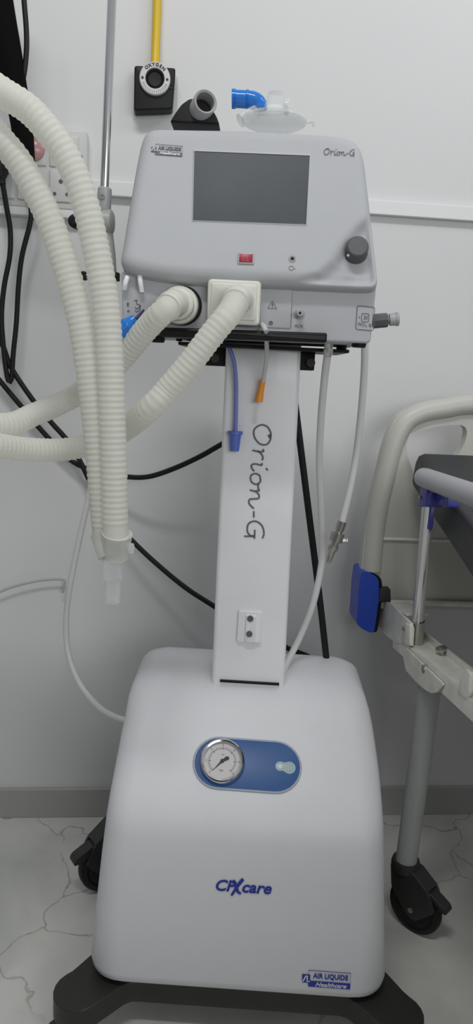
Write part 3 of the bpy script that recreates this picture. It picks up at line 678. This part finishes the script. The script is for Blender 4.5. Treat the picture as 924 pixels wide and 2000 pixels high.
maker_plate(fp2, ((603, 1894), (685, 1900), (684, 1930), (602, 1925)), cart, BLUEINK, 0.0012)

# base frame
z1_, z0_ = 0.104, 0.060
F1 = MI @ atz(150, 1930, z1_); F2 = MI @ atz(772, 1980, z1_)
R1 = MI @ atz(212, 1600, 0.13)
bpz = Pl(mw(0, 0, 0), MX, MN)
hwF = (abs(F1.x)+abs(F2.x))/2; yF = (F1.y+F2.y)/2
hwR, yR = 0.272, 0.415
def lobe(cx, cy, r, a0, a1, k=10): return [(cx+r*math.cos(math.radians(a0+(a1-a0)*i/k)), cy+r*math.sin(math.radians(a0+(a1-a0)*i/k))) for i in range(k+1)]
out = []
out += [(-0.20, 0.020), (0.20, 0.020)]
out += lobe(hwF, yF, 0.047, -125, 60)
out += [(0.24, 0.15), (0.22, 0.30)]
out += lobe(hwR, yR, 0.042, -60, 125)
out += [(0.17, 0.44), (-0.17, 0.44)]
out += lobe(-hwR, yR, 0.042, 55, 240)
out += [(-0.22, 0.30), (-0.24, 0.15)]
out += lobe(-hwF, yF, 0.047, 120, 305)
bm = BM(); fill_with_holes(bm, bpz, resample(round_poly(out, 0.012, 3), 170), [], z0_, z1_); bs = new('base', bm, DARKBASE, cart, smooth=50, bevel=0.007)
bm = BM(); box(bm, mw(0, 0.23, 0.085), 0.40, 0.34, 0.060, MR); new('under_tray', bm, BLACK, cart, bevel=0.005)
bm = BM(); box(bm, mw(0.02, 0.2, 0.050), 0.26, 0.20, 0.05, MR); new('silencer', bm, RUBBER, cart, bevel=0.008)
caster(cart, mw(-hwF, yF, 0), math.radians(200), 0.030, 0.064); caster(cart, mw(hwF, yF, 0), math.radians(-20), 0.030, 0.064)
# rear casters are larger
caster(cart, mw(-0.288, 0.415, 0), math.radians(208), 0.069, 0.172); caster(cart, mw(0.240, 0.43, 0), math.radians(80), 0.069, 0.172)
# black mounting head under the ventilator
YV = 0.075
cL_ = aml(388, 690, YCT+0.05); cR_ = aml(614, 700, YCT+0.05)
zv = aml(480, 668, YV).z      # underside of the ventilator
bm = BM(); box(bm, MF @ V(((cL_.x+cR_.x)/2, YCT+0.10, zv-0.022)), cR_.x-cL_.x, 0.14, 0.036, MR); new('mounting_head', bm, BLACK, cart, bevel=0.003)
bm = BM(); box(bm, MF @ V(((t0_.x+t1_.x)/2, YCT+0.07, zv-0.004)), 0.30, 0.22, 0.006, MR); new('tray', bm, RUBBER, cart, bevel=0.002)
for sgn in (-1, 1):
    bm = BM(); c = MF @ V(((t0_.x+t1_.x)/2+sgn*0.088, YCT+0.025, zv-0.026)); cyl(bm, c, c-MN*0.008, 0.008, seg=20); new('knob', bm, CASTERM, cart)

# ================================================================ VENTILATOR
vent = thing('ventilator', 'white ventilator unit with dark screen and round knob, on top of the cart column', 'ventilator', mw(0.0, YV+0.1, zv), BETA)
lp = Pl(mw(0, YV, 1.3), MX, V((0, 0, 1)))          # lower front
# lower body
q = pxpoly(lp, [(240, 651), (724, 671), (737, 545), (236, 530)])
q = round_poly(q, [0.006, 0.008, 0.004, 0.004], 5)
bm = BM(); slab(bm, lp, q, -0.26, 0.0, 0.004); new('lower_body', bm, VENT, vent)
# upper body: shell with a shaped front
zA = aml(480, 548, YV-0.03).z; zB = aml(500, 247, YV+0.045).z
up = Pl(mw(0, YV-0.030, zA), MX, mw(0, YV+0.045, zB)-mw(0, YV-0.030, zA))
OUT = [(300, 243), (480, 246), (660, 256), (694, 265), (708, 282), (714, 305), (722, 370), (731, 450), (739, 520), (741, 546), (736, 556), (715, 558), (600, 553), (480, 548), (370, 543), (300, 535), (256, 526), (236, 515), (232, 502), (238, 470), (250, 395), (262, 325), (272, 275), (280, 252)]
oc = pxpoly(up, OUT)
def smooth_closed(pts, k=6):
    n = len(pts); out = []
    for i in range(n):
        a, b, c, d = [V(pts[(i+j) % n]) for j in (-1, 0, 1, 2)]
        for j in range(k):
            t = j/k; out.append(0.5*((2*b)+(-a+c)*t+(2*a-5*b+4*c-d)*t*t+(-a+3*b-3*c+d)*t**3))
    return out
oc = resample(round_poly(oc, 0.03, 5), 240)
cen = V(up.puv(490, 410))
# curve of the sculpted step around the knob
stp = [V(up.puv(*p)) for p in ((780, 385), (735, 418), (702, 446), (676, 478), (655, 512), (628, 536), (580, 552), (520, 575))]
def sdist(p):
    best = 9; sg = 1
    for a, b in zip(stp, stp[1:]):
        ab = b-a; t = max(0, min(1, (p-a).dot(ab)/ab.length_squared)); q = a+ab*t; d = (p-q).length
        if d < best: best = d; cr = ab.x*(p-a).y-ab.y*(p-a).x; sg = 1 if cr > 0 else -1
    return best*sg
def sm(x): x = max(0, min(1, x)); return x*x*(3-2*x)
def face_off(p, edge):
    """height towards the room; edge = distance from the outline"""
    r = 0.020; e = min(edge, r); h = -(r - math.sqrt(max(0, r*r-(r-e)**2)))
    d = sdist(p); h -= 0.015*sm((d+0.010)/0.020)*sm(edge/0.014)
    return h
def odist(p):
    best = 9
    for i in range(0, len(oc)):
        a = oc[i-1]; ab = oc[i]-a
        if ab.length_squared < 1e-14: continue
        t = max(0, min(1, (p-a).dot(ab)/ab.length_squared)); best = min(best, (p-a-ab*t).length)
    return best
rings = []
def inner(k):  # ring k of concentric outlines, f from 1 to 0
    return [cen+(p-cen)*k for p in oc]
back = 0.24
rings.append([up.pt(cen.x+(p.x-cen.x)*0.90, cen.y+(p.y-cen.y)*0.90, -back) for p in oc])
rings.append([up.pt(p.x, p.y, -back*0.25-0.02) for p in oc])
fs = [1.0, 0.998, 0.993, 0.985, 0.975, 0.965, 0.955, 0.945] + [0.93-0.025*i for i in range(37)]
for f in fs:
    ring_ = []
    for p in oc:
        q_ = cen+(p-cen)*f; edge = odist(q_)
        ring_.append(up.pt(q_.x, q_.y, face_off(q_, edge)))
    rings.append(ring_)
bm = BM(); loft(bm, rings); ub = new('upper_body', bm, VENT, vent, smooth=60)
# screen
bm = BM(); SCR = [(380, 296), (605, 305), (598, 439), (377, 431)]
SCRo = [(377, 292), (608, 301), (601, 442), (374, 433)]
qo = pxpoly(up, SCRo); qi = pxpoly(up, SCR)
for a in range(4):
    b = (a+1) % 4; vs = []
    lo = [up.pt(*qo[a], -0.001), up.pt(*qo[b], -0.001)]; hi = [up.pt(*qi[b], 0.0), up.pt(*qi[a], 0.0)]
    r1_ = [up.pt(*qo[a], -0.002), up.pt(*qo[b], -0.002), up.pt(*qo[b], 0.0002), up.pt(*qo[a], 0.0002)]
    r2_ = [up.pt(*qi[a], -0.002), up.pt(*qi[b], -0.002), up.pt(*qi[b], 0.0016), up.pt(*qi[a], 0.0016)]
    loft(bm, [r1_, r2_])
new('screen_bezel', bm, mat('bezel_grey', (0.46, 0.47, 0.49), 0.5), ub, smooth=0)
bm = BM(); slab(bm, up, qi[::-1], -0.002, 0.0006); new('screen', bm, SCREEN, ub, smooth=0)
# red key
bm = BM(); slab(bm, up, round_poly(pxpoly(up, [(464, 516), (496, 517), (497, 495), (465, 494)]), 0.0012, 2), -0.001, 0.0022, 0.0006); rk = new('alarm_key', bm, mat('key_rim', (0.38, 0.38, 0.37), 0.4), ub)
bm = BM(); slab(bm, up, pxpoly(up, [(467, 513), (493, 514), (494, 498), (468, 497)]), 0.0, 0.0030, 0.0005); new('key_face', bm, RED, rk)['label'] = 'dark red key face'
bm = BM(); ribbon(bm, up, pxpoly(up, [(474, 511), (480, 501), (485, 512)]), 0.0005, 0.0034, closed=True); new('key_symbol', bm, mat('pink_line', (0.7, 0.35, 0.4), 0.4), rk)
# small jack and symbol
bm = BM(); c = up.hit(571, 506, -0.0005); lathe(bm, c, up.n, [(0, 0.0058), (0.0016, 0.0055), (0.0016, 0.003), (0, 0.0028)], 28); jk = new('jack', bm, MIDG, ub)
bm = BM(); cyl(bm, c, c+up.n*0.0012, 0.0029, seg=20); new('jack_hole', bm, BLACK, jk)
bm = BM(); cc = V(up.puv(569, 524)); ribbon(bm, up, [(cc.x+0.0037*math.cos(math.radians(20+i*20)), cc.y+0.0032*math.sin(math.radians(20+i*20))) for i in range(17)], 0.0006, 0.0004)
ribbon(bm, up, pxpoly(up, [(573, 525), (577, 525)]), 0.0006, 0.0004); new('power_symbol', bm, INKG, ub)
# logos
maker_plate(up, ((304, 282), (357, 286), (357, 306), (303, 302)), ub, INKS, 0.0009)
pa = V(up.puv(631, 303)); pb = V(up.puv(692, 305)); ax1 = (pb-pa)/5.05; u1 = V((-ax1.y, ax1.x)).normalized()*0.0105
bm = BM(); script_text(bm, lambda x, y: tuple(pa+ax1*x+u1*y+ax1*0.12*y), up, 0.0010, 0.0009); new('lettering', bm, INKG, ub)
# knob
kc = up.hit(695, 494, -0.015)
bm = BM(); lathe(bm, kc, up.n, [(-0.004, 0.0185), (0.003, 0.0185), (0.0035, 0.0178), (0.020, 0.0172), (0.0225, 0.0165), (0.024, 0.0145), (0.024, 0.0)], 44); kn = new('knob', bm, KNOB, ub)
bm = BM(); c = up.hit(680, 499, 0.013); lathe(bm, c, up.n, [(-0.001, 0.0022), (0.0006, 0.0020), (0.0008, 0)], 14); new('pointer', bm, GREYP, kn)
# lower front details
bm = BM(); px_slab(bm, lp, [(508, 639), (567, 642), (571, 565), (508, 561)], -0.001, 0.0016, 0.001, 0.0008); dp = new('access_door', bm, VENT, vent)
bm = BM(); ribbon(bm, lp, pxpoly(lp, [(510, 560), (571, 563), (568, 641)]), 0.0009, 0.0004); new('door_gap', bm, INKG, dp)
bm = BM(); ribbon(bm, lp, pxpoly(lp, [(523, 602), (540, 603), (532, 588)]), 0.0009, 0.0022, closed=True); ribbon(bm, lp, pxpoly(lp, [(532, 593), (532, 598)]), 0.0011, 0.0022); ribbon(bm, lp, pxpoly(lp, [(532, 599.3), (532, 600.6)]), 0.0011, 0.0022); new('warning_symbol', bm, INK, dp)
bm = BM(); c = lp.hit(529, 631, 0.0016); lathe(bm, c, lp.n, [(0, 0.0034), (0.0008, 0.0034), (0.0004, 0.002), (0.0004, 0)], 20); new('screw', bm, INKG, dp)
bm = BM(); c = lp.hit(585, 613, 0); lathe(bm, c, lp.n, [(-0.001, 0.0085), (0.002, 0.008), (0.004, 0.005), (0.012, 0.0045), (0.014, 0.005), (0.018, 0.0045), (0.018, 0.002), (0.012, 0.002)], 28); npn = new('nebuliser_port', bm, GREYP, vent)
bm = BM(); cyl(bm, c+lp.n*0.0178, c+lp.n*0.0183, 0.0022, seg=16); new('port_hole', bm, BLACK, npn)
bm = BM(); text_mesh(bm, 'AUX', lp, *lp.puv(584, 637), 0.0068, -0.03, off=0.0005); new('port_label', bm, INKG, vent)
# FiO2 label
bm = BM(); q = pxpoly(lp, [(695, 643), (729, 646), (732, 600), (698, 597)]); q = round_poly(q, 0.003, 4); ribbon(bm, lp, q, 0.0012, 0.0005, closed=True)
q2 = round_poly(pxpoly(lp, [(706, 628), (720, 629), (721, 613), (707, 612)]), 0.0025, 4); ribbon(bm, lp, q2, 0.0009, 0.0005, closed=True)
text_mesh(bm, '30', lp, *lp.puv(714, 621), 0.0085, -0.03, off=0.0005, sx=0.8); text_mesh(bm, '+', lp, *lp.puv(702, 620), 0.006, 0, off=0.0005)
text_mesh(bm, 'FiO', lp, *lp.puv(706, 634), 0.0078, -0.03, off=0.0005, sx=0.95); text_mesh(bm, '2', lp, *lp.puv(715, 637), 0.005, -0.03, off=0.0005); text_mesh(bm, '%', lp, *lp.puv(723, 636), 0.0075, -0.03, off=0.0005)
new('oxygen_label', bm, INKS, vent)
# side knob
ks = aml(733, 628, YV+0.03); kx = aml(722, 671, YV).x
c = MF @ V((ks.x-0.004, YV+0.03, ks.z)); xa = (MX+V((0, 0, 0.14))).normalized()
bm = BM(); lathe(bm, c, xa, [(0, 0.0115), (0.022, 0.0115), (0.024, 0.0105), (0.024, 0.006)], 8); sk = new('oxygen_knob', bm, KNOB, vent, smooth=25)
bm = BM(); lathe(bm, c+xa*0.022, xa, [(0, 0.006), (0.004, 0.006), (0.005, 0.0098), (0.015, 0.0102), (0.0155, 0.0112), (0.019, 0.0112), (0.020, 0.0098), (0.020, 0)], 32); new('knob_cap', bm, GREYP, sk)
# handle bar under the front
ha = lp.hit(317, 649, 0.004); hb_ = lp.hit(634, 660, 0.004)
bm = BM(); hpl = Pl(ha, hb_-ha, V((0, 0, 1))); Lh = (hb_-ha).length
slab(bm, hpl, rrect(-0.003, -0.0075, Lh+0.003, 0.0075, 0.003, 4), -0.02, 0.012, 0.004); new('front_handle', bm, RUBBER, vent)
# feet
for (px, py, yy, s) in ((701, 674, YV+0.02, 1.0), (667, 679, YV+0.14, 0.8), (308, 664, YV+0.02, 1.0), (350, 662, YV+0.14, 0.5)):
    p = aml(px, py, yy); bm = BM(); c = MF @ V((p.x, yy, p.z)); lathe(bm, c+V((0, 0, 0.010)), V((0, 0, -1)), [(-0.004, 0.0125*s), (0.010, 0.0118*s), (0.014, 0.0105*s), (0.0145, 0)], 24); new('foot', bm, BLACK, vent)
# expiratory socket at left
ec = lp.hit(352, 597, 0.0)
bm = BM(); lathe(bm, ec+MX*0.004, lp.n, [(-0.004, 0.031), (0.002, 0.031), (0.002, 0.0295), (0.006, 0.029)], 48); new('socket_ring', bm, BLACK, vent)
bm = BM(); lathe(bm, ec, lp.n, [(-0.004, 0.0305), (0.010, 0.0300), (0.014, 0.0285), (0.0145, 0.024), (0.028, 0.0235), (0.030, 0.021), (0.030, 0.018)], 48); new('expiratory_socket', bm, IVORY, vent)
# clips and lung symbols on the left
for p0_, p1_ in (((243, 565), (249, 541)), ((277, 570), (273, 533))):
    bm = BM(); a = lp.hit(*p0_, 0.006); b = lp.hit(*p1_, 0.006); sweep(bm, spline([a, (a+b)/2+lp.n*0.004, b], 0.003), 0.0042, 12); new('clip', bm, WHITE, vent)
bm = BM()
text_mesh(bm, 'E', lp, *lp.puv(250, 595), 0.008, 0, off=0.0006); text_mesh(bm, 'o', lp, *lp.puv(251, 607), 0.007, 0, off=0.0006)
ribbon(bm, lp, smooth2(pxpoly(lp, [(262, 588), (268, 586), (267, 593), (275, 597), (268, 603), (264, 600)]), 4), 0.0008, 0.0005)
ribbon(bm, lp, smooth2(pxpoly(lp, [(272, 598), (274, 604), (268, 609), (264, 606)]), 4), 0.0008, 0.0005)
new('lung_symbol', bm, INK, vent)

# ================================================================ FILTER BOX, HOSES
fr_ = thing('filter_box', 'ivory ribbed square filter box on the ventilator front, carrying the nearer hose', 'filter', lp.hit(457, 640, 0.015), BETA)
bm = BM(); q = round_poly(pxpoly(lp, [(406, 632), (507, 638), (511, 552), (408, 547)]), 0.008, 5); slab(bm, lp, q, 0.002, 0.024, 0.004); fb = new('shell', bm, IVORY, fr_)
bm = BM(); q = round_poly(pxpoly(lp, [(413, 624), (499, 629), (503, 560), (415, 555)]), 0.004, 4); slab(bm, lp, q, 0.022, 0.027, 0.002); new('raised_face', bm, IVORY, fb)
bm = BM()
for i in range(24):
    a = 417+i*3.5; ribbon(bm, lp, pxpoly(lp, [(a+1, 565), (a-1, 619 if a < 470 else 622)]), 0.0011, 0.0265, 0.0012)
new('grille_ribs', bm, IVORY, fb, smooth=0)
hA0 = lp.hit(468, 585, 0.026)
bm = BM(); lathe(bm, hA0, lp.n, [(-0.001, 0.022), (0.006, 0.022), (0.010, 0.019), (0.022, 0.018)], 36); new('spigot', bm, IVORY, fr_)

def wy(px, py, Y): return at(px, py, Y)
RH = 0.0186
def hose(name, label, pts, cuffs):
    root = thing(name, label, 'breathing hose', pts[0])
    path = spline(pts, 0.0021)
    tot = sum((b-a).length for a, b in zip(path, path[1:]))
    c0, c1 = cuffs; pitch = 0.0084
    def rad(s):
        if s < c0: return RH+0.0018
        if s > tot-c1: return RH-0.0005
        return RH + 0.00065*math.cos(2*math.pi*s/pitch)
    bm = BM(); sweep(bm, path, rad, 20, True); new('corrugated_tube', bm, HOSE, root, smooth=80)
    # cuff at the machine end
    bm = BM(); n0 = int(c0/0.0021)+2; sweep(bm, path[:n0], lambda s: RH+0.0032-(0.0008 if s > c0*0.7 else 0), 28); new('end_cuff', bm, IVORY, root)
    return root
Yp = -0.78
off_ = [(-150, 850, -.80), (-260, 700, -.72), (-290, 480, -.68), (-230, 290, -.70), (-110, 180, -.74)]
offb = [(-170, 800, -.74), (-300, 690, -.66), (-330, 500, -.62), (-250, 340, -.66), (-120, 235, -.72)]
h1 = [(20, 190), (60, 217), (95, 256), (126, 300), (152, 355), (173, 422), (190, 500), (203, 570), (211, 640), (216, 720), (219, 800), (222, 880), (224, 960), (226, 1052)]
h2 = [(0, 272), (38, 318), (72, 378), (97, 430), (125, 510), (148, 590), (162, 650), (173, 720), (183, 800), (191, 880), (198, 960), (205, 1052)]
A = [hA0+lp.n*0.004, hA0+lp.n*0.03+V((-0.004, 0, -0.004)), am(448, 612, -0.035)] + [am(a, b, y) for a, b, y in ((415, 652, -.045), (375, 705, -.045), (330, 758, -.04), (285, 805, -.03))] + \
    [wy(a, b, y) for a, b, y in ((225, 850, -.60), (140, 876, -.62), (60, 878, -.66), (-20, 868, -.72))] + [wy(*p) for p in off_] + [wy(-40, 160, -.78)] + [wy(a, b, -.79) for a, b in h1]
B = [ec+lp.n*0.012, ec+lp.n*0.036+MX*-0.006, am(322, 606, 0.0), am(288, 640, 0.02)] + [am(a, b, y) for a, b, y in ((240, 698, .05), (200, 738, .06))] + \
    [wy(a, b, y) for a, b, y in ((140, 777, -.56), (70, 808, -.60), (0, 830, -.66))] + [wy(*p) for p in offb] + [wy(-50, 222, -.76)] + [wy(a, b, -.765) for a, b in h2]
hose('breathing_hose', 'milky corrugated hose from the filter box, returning over the top left nearest the pole', A, (0.045, 0.02))
hose('breathing_hose', 'milky corrugated hose from the round left socket, the inner left one of the hanging pair', B, (0.06, 0.02))
# Y piece
yr = thing('wye_connector', 'clear plastic Y connector hanging at the lower ends of both hoses', 'connector', wy(220, 1180, -.78))
bm = BM(); e1_ = wy(229, 1042, -.79); e2_ = wy(206, 1042, -.765); j_ = wy(220, 1098, -.78)
cyl(bm, e1_, j_+V((0.004, 0, 0.008)), 0.0225, 0.0185, 32); w1 = new('limb', bm, CLEARW, yr)
bm = BM(); cyl(bm, e2_, j_+V((-0.004, 0, 0.008)), 0.0225, 0.0175, 32); new('limb', bm, CLEARW, yr)
bm = BM(); dn = (wy(219, 1182, -.78)-j_).normalized(); lathe(bm, j_, dn, [(-0.006, 0.0165), (0.026, 0.0150), (0.028, 0.0128), (0.062, 0.0118), (0.063, 0.0098), (0.028, 0.0105)], 32, False, False); new('outlet', bm, CLEAR, yr)
bm = BM(); lathe(bm, wy(244, 1070, -.79), V((1, -0.3, 0)), [(-0.02, 0.005), (0.004, 0.005), (0.006, 0.008), (0.012, 0.008), (0.012, 0.0)], 20); new('port_cap', bm, CLEARW, yr)

# ================================================================ POLE / SUPPORT ARM
ar = thing('circuit_support_arm', 'chrome rod with grey clamp rising beside the ventilator, left of the oxygen outlet', 'support arm', am(224, 540, .14), BETA)
bm = BM(); cyl(bm, am(204, 372, .14), am(219, 0, .14)+(am(219, 0, .14)-am(204, 372, .14))*0.9, 0.0072, seg=28); new('rod', bm, CHROME, ar)
dz = (am(219, 0, .14)-am(204, 372, .14)).normalized()
bm = BM(); lathe(bm, am(203, 412, .14), dz, [(0, 0.0105), (0.002, 0.0115), (0.034, 0.0115), (0.036, 0.010), (0.036, 0.006)], 28); ck = new('clamp', bm, GREYP, ar)
bm = BM(); c = am(203, 387, .14)-MN*0.0112; lathe(bm, c, -MN, [(0, 0.0045), (0.002, 0.0045), (0.002, 0.0022), (0, 0.002)], 20); new('screw', bm, STEEL, ck)
bm = BM(); kp = Pl(am(212, 432, .135), MX, V((0, 0, 1)))
bm = BM(); c = am(212, 434, .14); lathe(bm, c-MX*0.012, MX, [(0, 0.012), (0.003, 0.020), (0.017, 0.020), (0.020, 0.016), (0.021, 0.0)], 30); sweep(bm, [am(208, 445, .14), am(214, 480, .14), am(218, 505, .14), am(222, 540, .14)], lambda s: 0.010-0.06*s if s < 0.08 else 0.005, 20); new('knuckle', bm, mat('zinc_grey', (0.33, 0.34, 0.33), 0.4), ar)
bm = BM(); a = am(168, 539, .14); b = am(232, 541, .14); cyl(bm, a, b, 0.004, seg=16); rl = new('cross_rail', bm, STEEL, ar)
for p in (a, b):
    bm = BM(); box(bm, p-MX*0.006, 0.014, 0.016, 0.014, MR); new('end_cap', bm, BLACK, rl, bevel=0.002)
bm = BM(); c = am(149, 436, .16); lathe(bm, c+MX*0.002, -MN, [(0, 0.006), (0.004, 0.011), (0.02, 0.011), (0.024, 0.006), (0.024, 0)], 20); new('thumb_knob', bm, BLACK, ar)
bm = BM(); tube(bm, [c, am(175, 440, .15), am(208, 436, .142)], 0.0045, 12); new('thumb_screw', bm, STEEL, ar)

# blue connector wedged between hoses
bc = thing('blue_connector', 'translucent blue plastic connector wedged between the hoses at ventilator left', 'connector', am(245, 660, .03))
bm = BM(); a = am(226, 655, .035); b = am(266, 622, .04); lathe(bm, a, b-a, [(0, 0.011), (0.002, 0.014), (0.024, 0.0135), (0.026, 0.0115), (0.040, 0.008), (0.041, 0.004)], 28); new('barrel', bm, BLUECLEAR, bc)
bm = BM(); c = b; cyl(bm, c, am(281, 605, .045), 0.0028, 0.0018, 14); new('dark_tip', bm, mat('navy', (0.03, 0.035, 0.12), 0.4), bc)

# ================================================================ TUBES ON THE COLUMN
dtu = cpn.n
vt = thing('sample_tube', 'violet thin tube with flared plug hanging over upper left of the column', 'tube', cpn.hit(459, 885, 0.01))
bm = BM(); tube(bm, [cpn.hit(434, 664, 0.01), cpn.hit(444, 674, 0.02), cpn.hit(456, 702, 0.018), cpn.hit(461, 745, 0.012), cpn.hit(461, 800, 0.01), cpn.hit(460, 845, 0.01)], 0.0038, 14); new('tube', bm, PURP, vt)
bm = BM(); a = cpn.hit(460, 842, 0.01); ddn = (cpn.hit(458, 886, 0.01)-a).normalized(); lathe(bm, a, ddn, [(0, 0.004), (0.0, 0.0135), (0.006, 0.0135), (0.0065, 0.0108), (0.036, 0.0082), (0.0365, 0.006), (0.03, 0.005)], 28); new('plug', bm, PURPD, vt)
ct = thing('drain_tube', 'clear thin tube with orange sleeve hanging in front of the column', 'tube', cpn.hit(503, 825, 0.01))
bm = BM(); tube(bm, [lp.hit(512, 634, 0.010), lp.hit(519, 645, 0.022), cpn.hit(521, 672, 0.075), cpn.hit(521, 700, 0.05), cpn.hit(514, 745, 0.02)], 0.0040, 14); new('tube', bm, mat('milky_tube', (0.55, 0.56, 0.56), 0.3), ct)
bm = BM(); a = cpn.hit(514, 741, 0.018); b = cpn.hit(504, 792, 0.014); lathe(bm, a, b-a, [(0, 0.0035), (0, 0.0056), (0.012, 0.0052), (0.022, 0.0058), (0.040, 0.0074), (0.041, 0.004)], 24); new('orange_sleeve', bm, ORNG, ct)
bm = BM(); tube(bm, [b, cpn.hit(502, 808, 0.012), cpn.hit(500, 826, 0.010)], 0.0030, 12); new('tube_tip', bm, CLEAR, ct)

# ================================================================ HOSES AT THE RIGHT AND LEFT
oh = thing('air_hose', 'white hose dropping from ventilator underside into the cart top right of the column', 'hose', am(568, 1282, .30))
bm = BM(); tube(bm, [am(a, b, y) for a, b, y in ((641, 684, .16), (634, 740, .19), (627, 820, .22), (624, 900, .25), (627, 980, .27), (630, 1050, .28), (627, 1110, .29), (610, 1185, .30), (588, 1240, .31), (566, 1284, .30), (552, 1315, .27))], 0.0068, 16); new('tube', bm, TUBEW, oh)
bm = BM(); a = am(643, 668, .15); b = am(640, 694, .16); lathe(bm, a, b-a, [(-0.004, 0.0075), (0.008, 0.0075), (0.009, 0.0065), (0.014, 0.0085), (0.022, 0.0085), (0.024, 0.007)], 24); new('fitting', bm, mat('pale_metal', (0.6, 0.6, 0.58), 0.3, 0.6), oh)
gh = thing('gas_hose', 'white hose with loose metal coupling hanging between the cart and the bed', 'hose', am(645, 1100, .22))
bm = BM(); tube(bm, [am(a, b, y) for a, b, y in ((713, 666, .15), (712, 720, .16), (706, 800, .18), (697, 880, .20), (685, 950, .21), (668, 1022, .22))], 0.0064, 16); new('tube', bm, TUBEW, gh)
bm = BM(); a = am(669, 1018, .22); b = am(640, 1102, .22); lathe(bm, a, b-a, [(0, 0.0085), (0.018, 0.0082), (0.0185, 0.0065), (0.022, 0.0065), (0.0225, 0.0125), (0.040, 0.0125), (0.0405, 0.0075), (0.048, 0.007), (0.049, 0.0095), (0.058, 0.009), (0.062, 0.006), (0.072, 0.0055), (0.084, 0.004), (0.085, 0.0)], 24); new('coupling', bm, STEEL, gh)
bm = BM(); c = am(662, 1056, .22); lathe(bm, c-ray(662, 1056).cross(V((0, 0, 1)))*0.0, MX, [(-0.012, 0.005), (0.013, 0.005), (0.014, 0.006), (0.016, 0.006), (0.016, 0)], 16); new('release_pin', bm, STEEL, gh)
cord('mains_cable', 'thick straight black cable behind the column, slanting down to the cart rear', [am(a, b, .36) for a, b in ((566, 700), (578, 800), (588, 880), (603, 1000), (617, 1110), (628, 1200), (638, 1290), (646, 1350))], 0.0070, RUBBER)
sh = cord('supply_hose', 'printed white hose curving from behind the hanging hoses into the cart left side', [wy(a, b, y) for a, b, y in ((232, 640, -.55), (222, 720, -.45), (200, 850, -.34), (178, 950, -.30), (160, 1030, -.28), (145, 1100, -.27), (134, 1160, -.27), (129, 1220, -.27), (134, 1280, -.28), (156, 1336, -.30), (190, 1378, -.34), (222, 1399, -.38), (262, 1412, -.45))], 0.0066, TUBEW, 'hose', 16)

# ================================================================ THINGS ON TOP OF THE VENTILATOR
topz = lambda px, y: 0
YT = YV+0.10
# black angled holder with a grey ring
bh = thing('elbow_adapter', 'black angled adapter with pale grey ring mouth lying on ventilator top', 'adapter', am(383, 243, YT), BETA)
tp = Pl(am(383, 243, YT), MX, V((0, 0, 1)))
bm = BM(); q = pxpoly(tp, [(333, 243), (430, 248), (424, 232), (412, 212), (392, 198), (372, 197), (356, 208), (343, 226)]); slab(bm, tp, round_poly(q, 0.004, 4), -0.05, 0.012, 0.003, 3); new('body', bm, RUBBER, bh)
bm = BM(); c = tp.hit(392, 214, 0.006); axr = (tp.n*0.92+V((0, 0, 0.12))+MX*0.34).normalized()
lathe(bm, c, axr, [(-0.01, 0.0185), (0.028, 0.0192), (0.030, 0.0180), (0.028, 0.0150), (0.004, 0.0135)], 40, True, False); rg2 = new('ring', bm, GREYP, bh)
bm = BM(); lathe(bm, c, axr, [(0.004, 0.0138), (0.006, 0.0138), (0.006, 0)], 32); new('inner_wall', bm, BLACK, rg2)
# blue elbow and clear filter
ff = thing('airway_filter', 'clear disc filter with bright blue elbow on top of the ventilator', 'filter', am(530, 246, YT), BETA)
def tph(px, py, o=0.0): return tp.hit(px, py, o)
bm = BM(); tube(bm, [tph(456, 193), tph(478, 194), tph(495, 196), tph(505, 203), tph(506, 214)], 0.0136, 28, 0.003); el = new('blue_elbow', bm, BLUECLEAR, ff)
bm = BM(); a = tph(453, 193); b = tph(460, 193); lathe(bm, a, b-a, [(0, 0.011), (0, 0.0150), (0.006, 0.0150), (0.007, 0.0136)], 28, False, False); new('elbow_lip', bm, BLUECLEAR, el)
bm = BM(); a = tph(483, 194); b = tph(487, 194); lathe(bm, a, b-a, [(-0.002, 0.0137), (-0.001, 0.0146), (0.002, 0.0146), (0.003, 0.0137)], 28, False, False); new('elbow_band', bm, BLUECLEAR, el)
bm = BM(); lathe(bm, tph(535, 246, 0.0), V((0, 0, 1)), [(0, 0.045), (0.003, 0.052), (0.007, 0.054), (0.012, 0.052), (0.016, 0.040), (0.022, 0.022), (0.028, 0.016), (0.050, 0.0125), (0.051, 0.010)], 48); new('disc', bm, CLEAR, ff)
bm = BM(); a = tph(506, 212); b = tph(562, 210); tube(bm, [a, tph(530, 213), b], 0.0105, 24); new('side_arm', bm, CLEAR, ff)
bm = BM(); lathe(bm, tph(556, 209), MX, [(0, 0.0115), (0.004, 0.0125), (0.008, 0.0115)], 28, False, False); new('side_ring', bm, CLEARW, ff)
bm = BM(); cyl(bm, tph(470, 236, 0.02), tph(500, 218, 0.01), 0.011, 0.010, 24); new('lower_port', bm, CLEAR, ff)
bm = BM(); tube(bm, [tph(600, 240), tph(611, 236), tph(613, 246)], 0.0025, 10); new('tether', bm, CLEARW, ff)
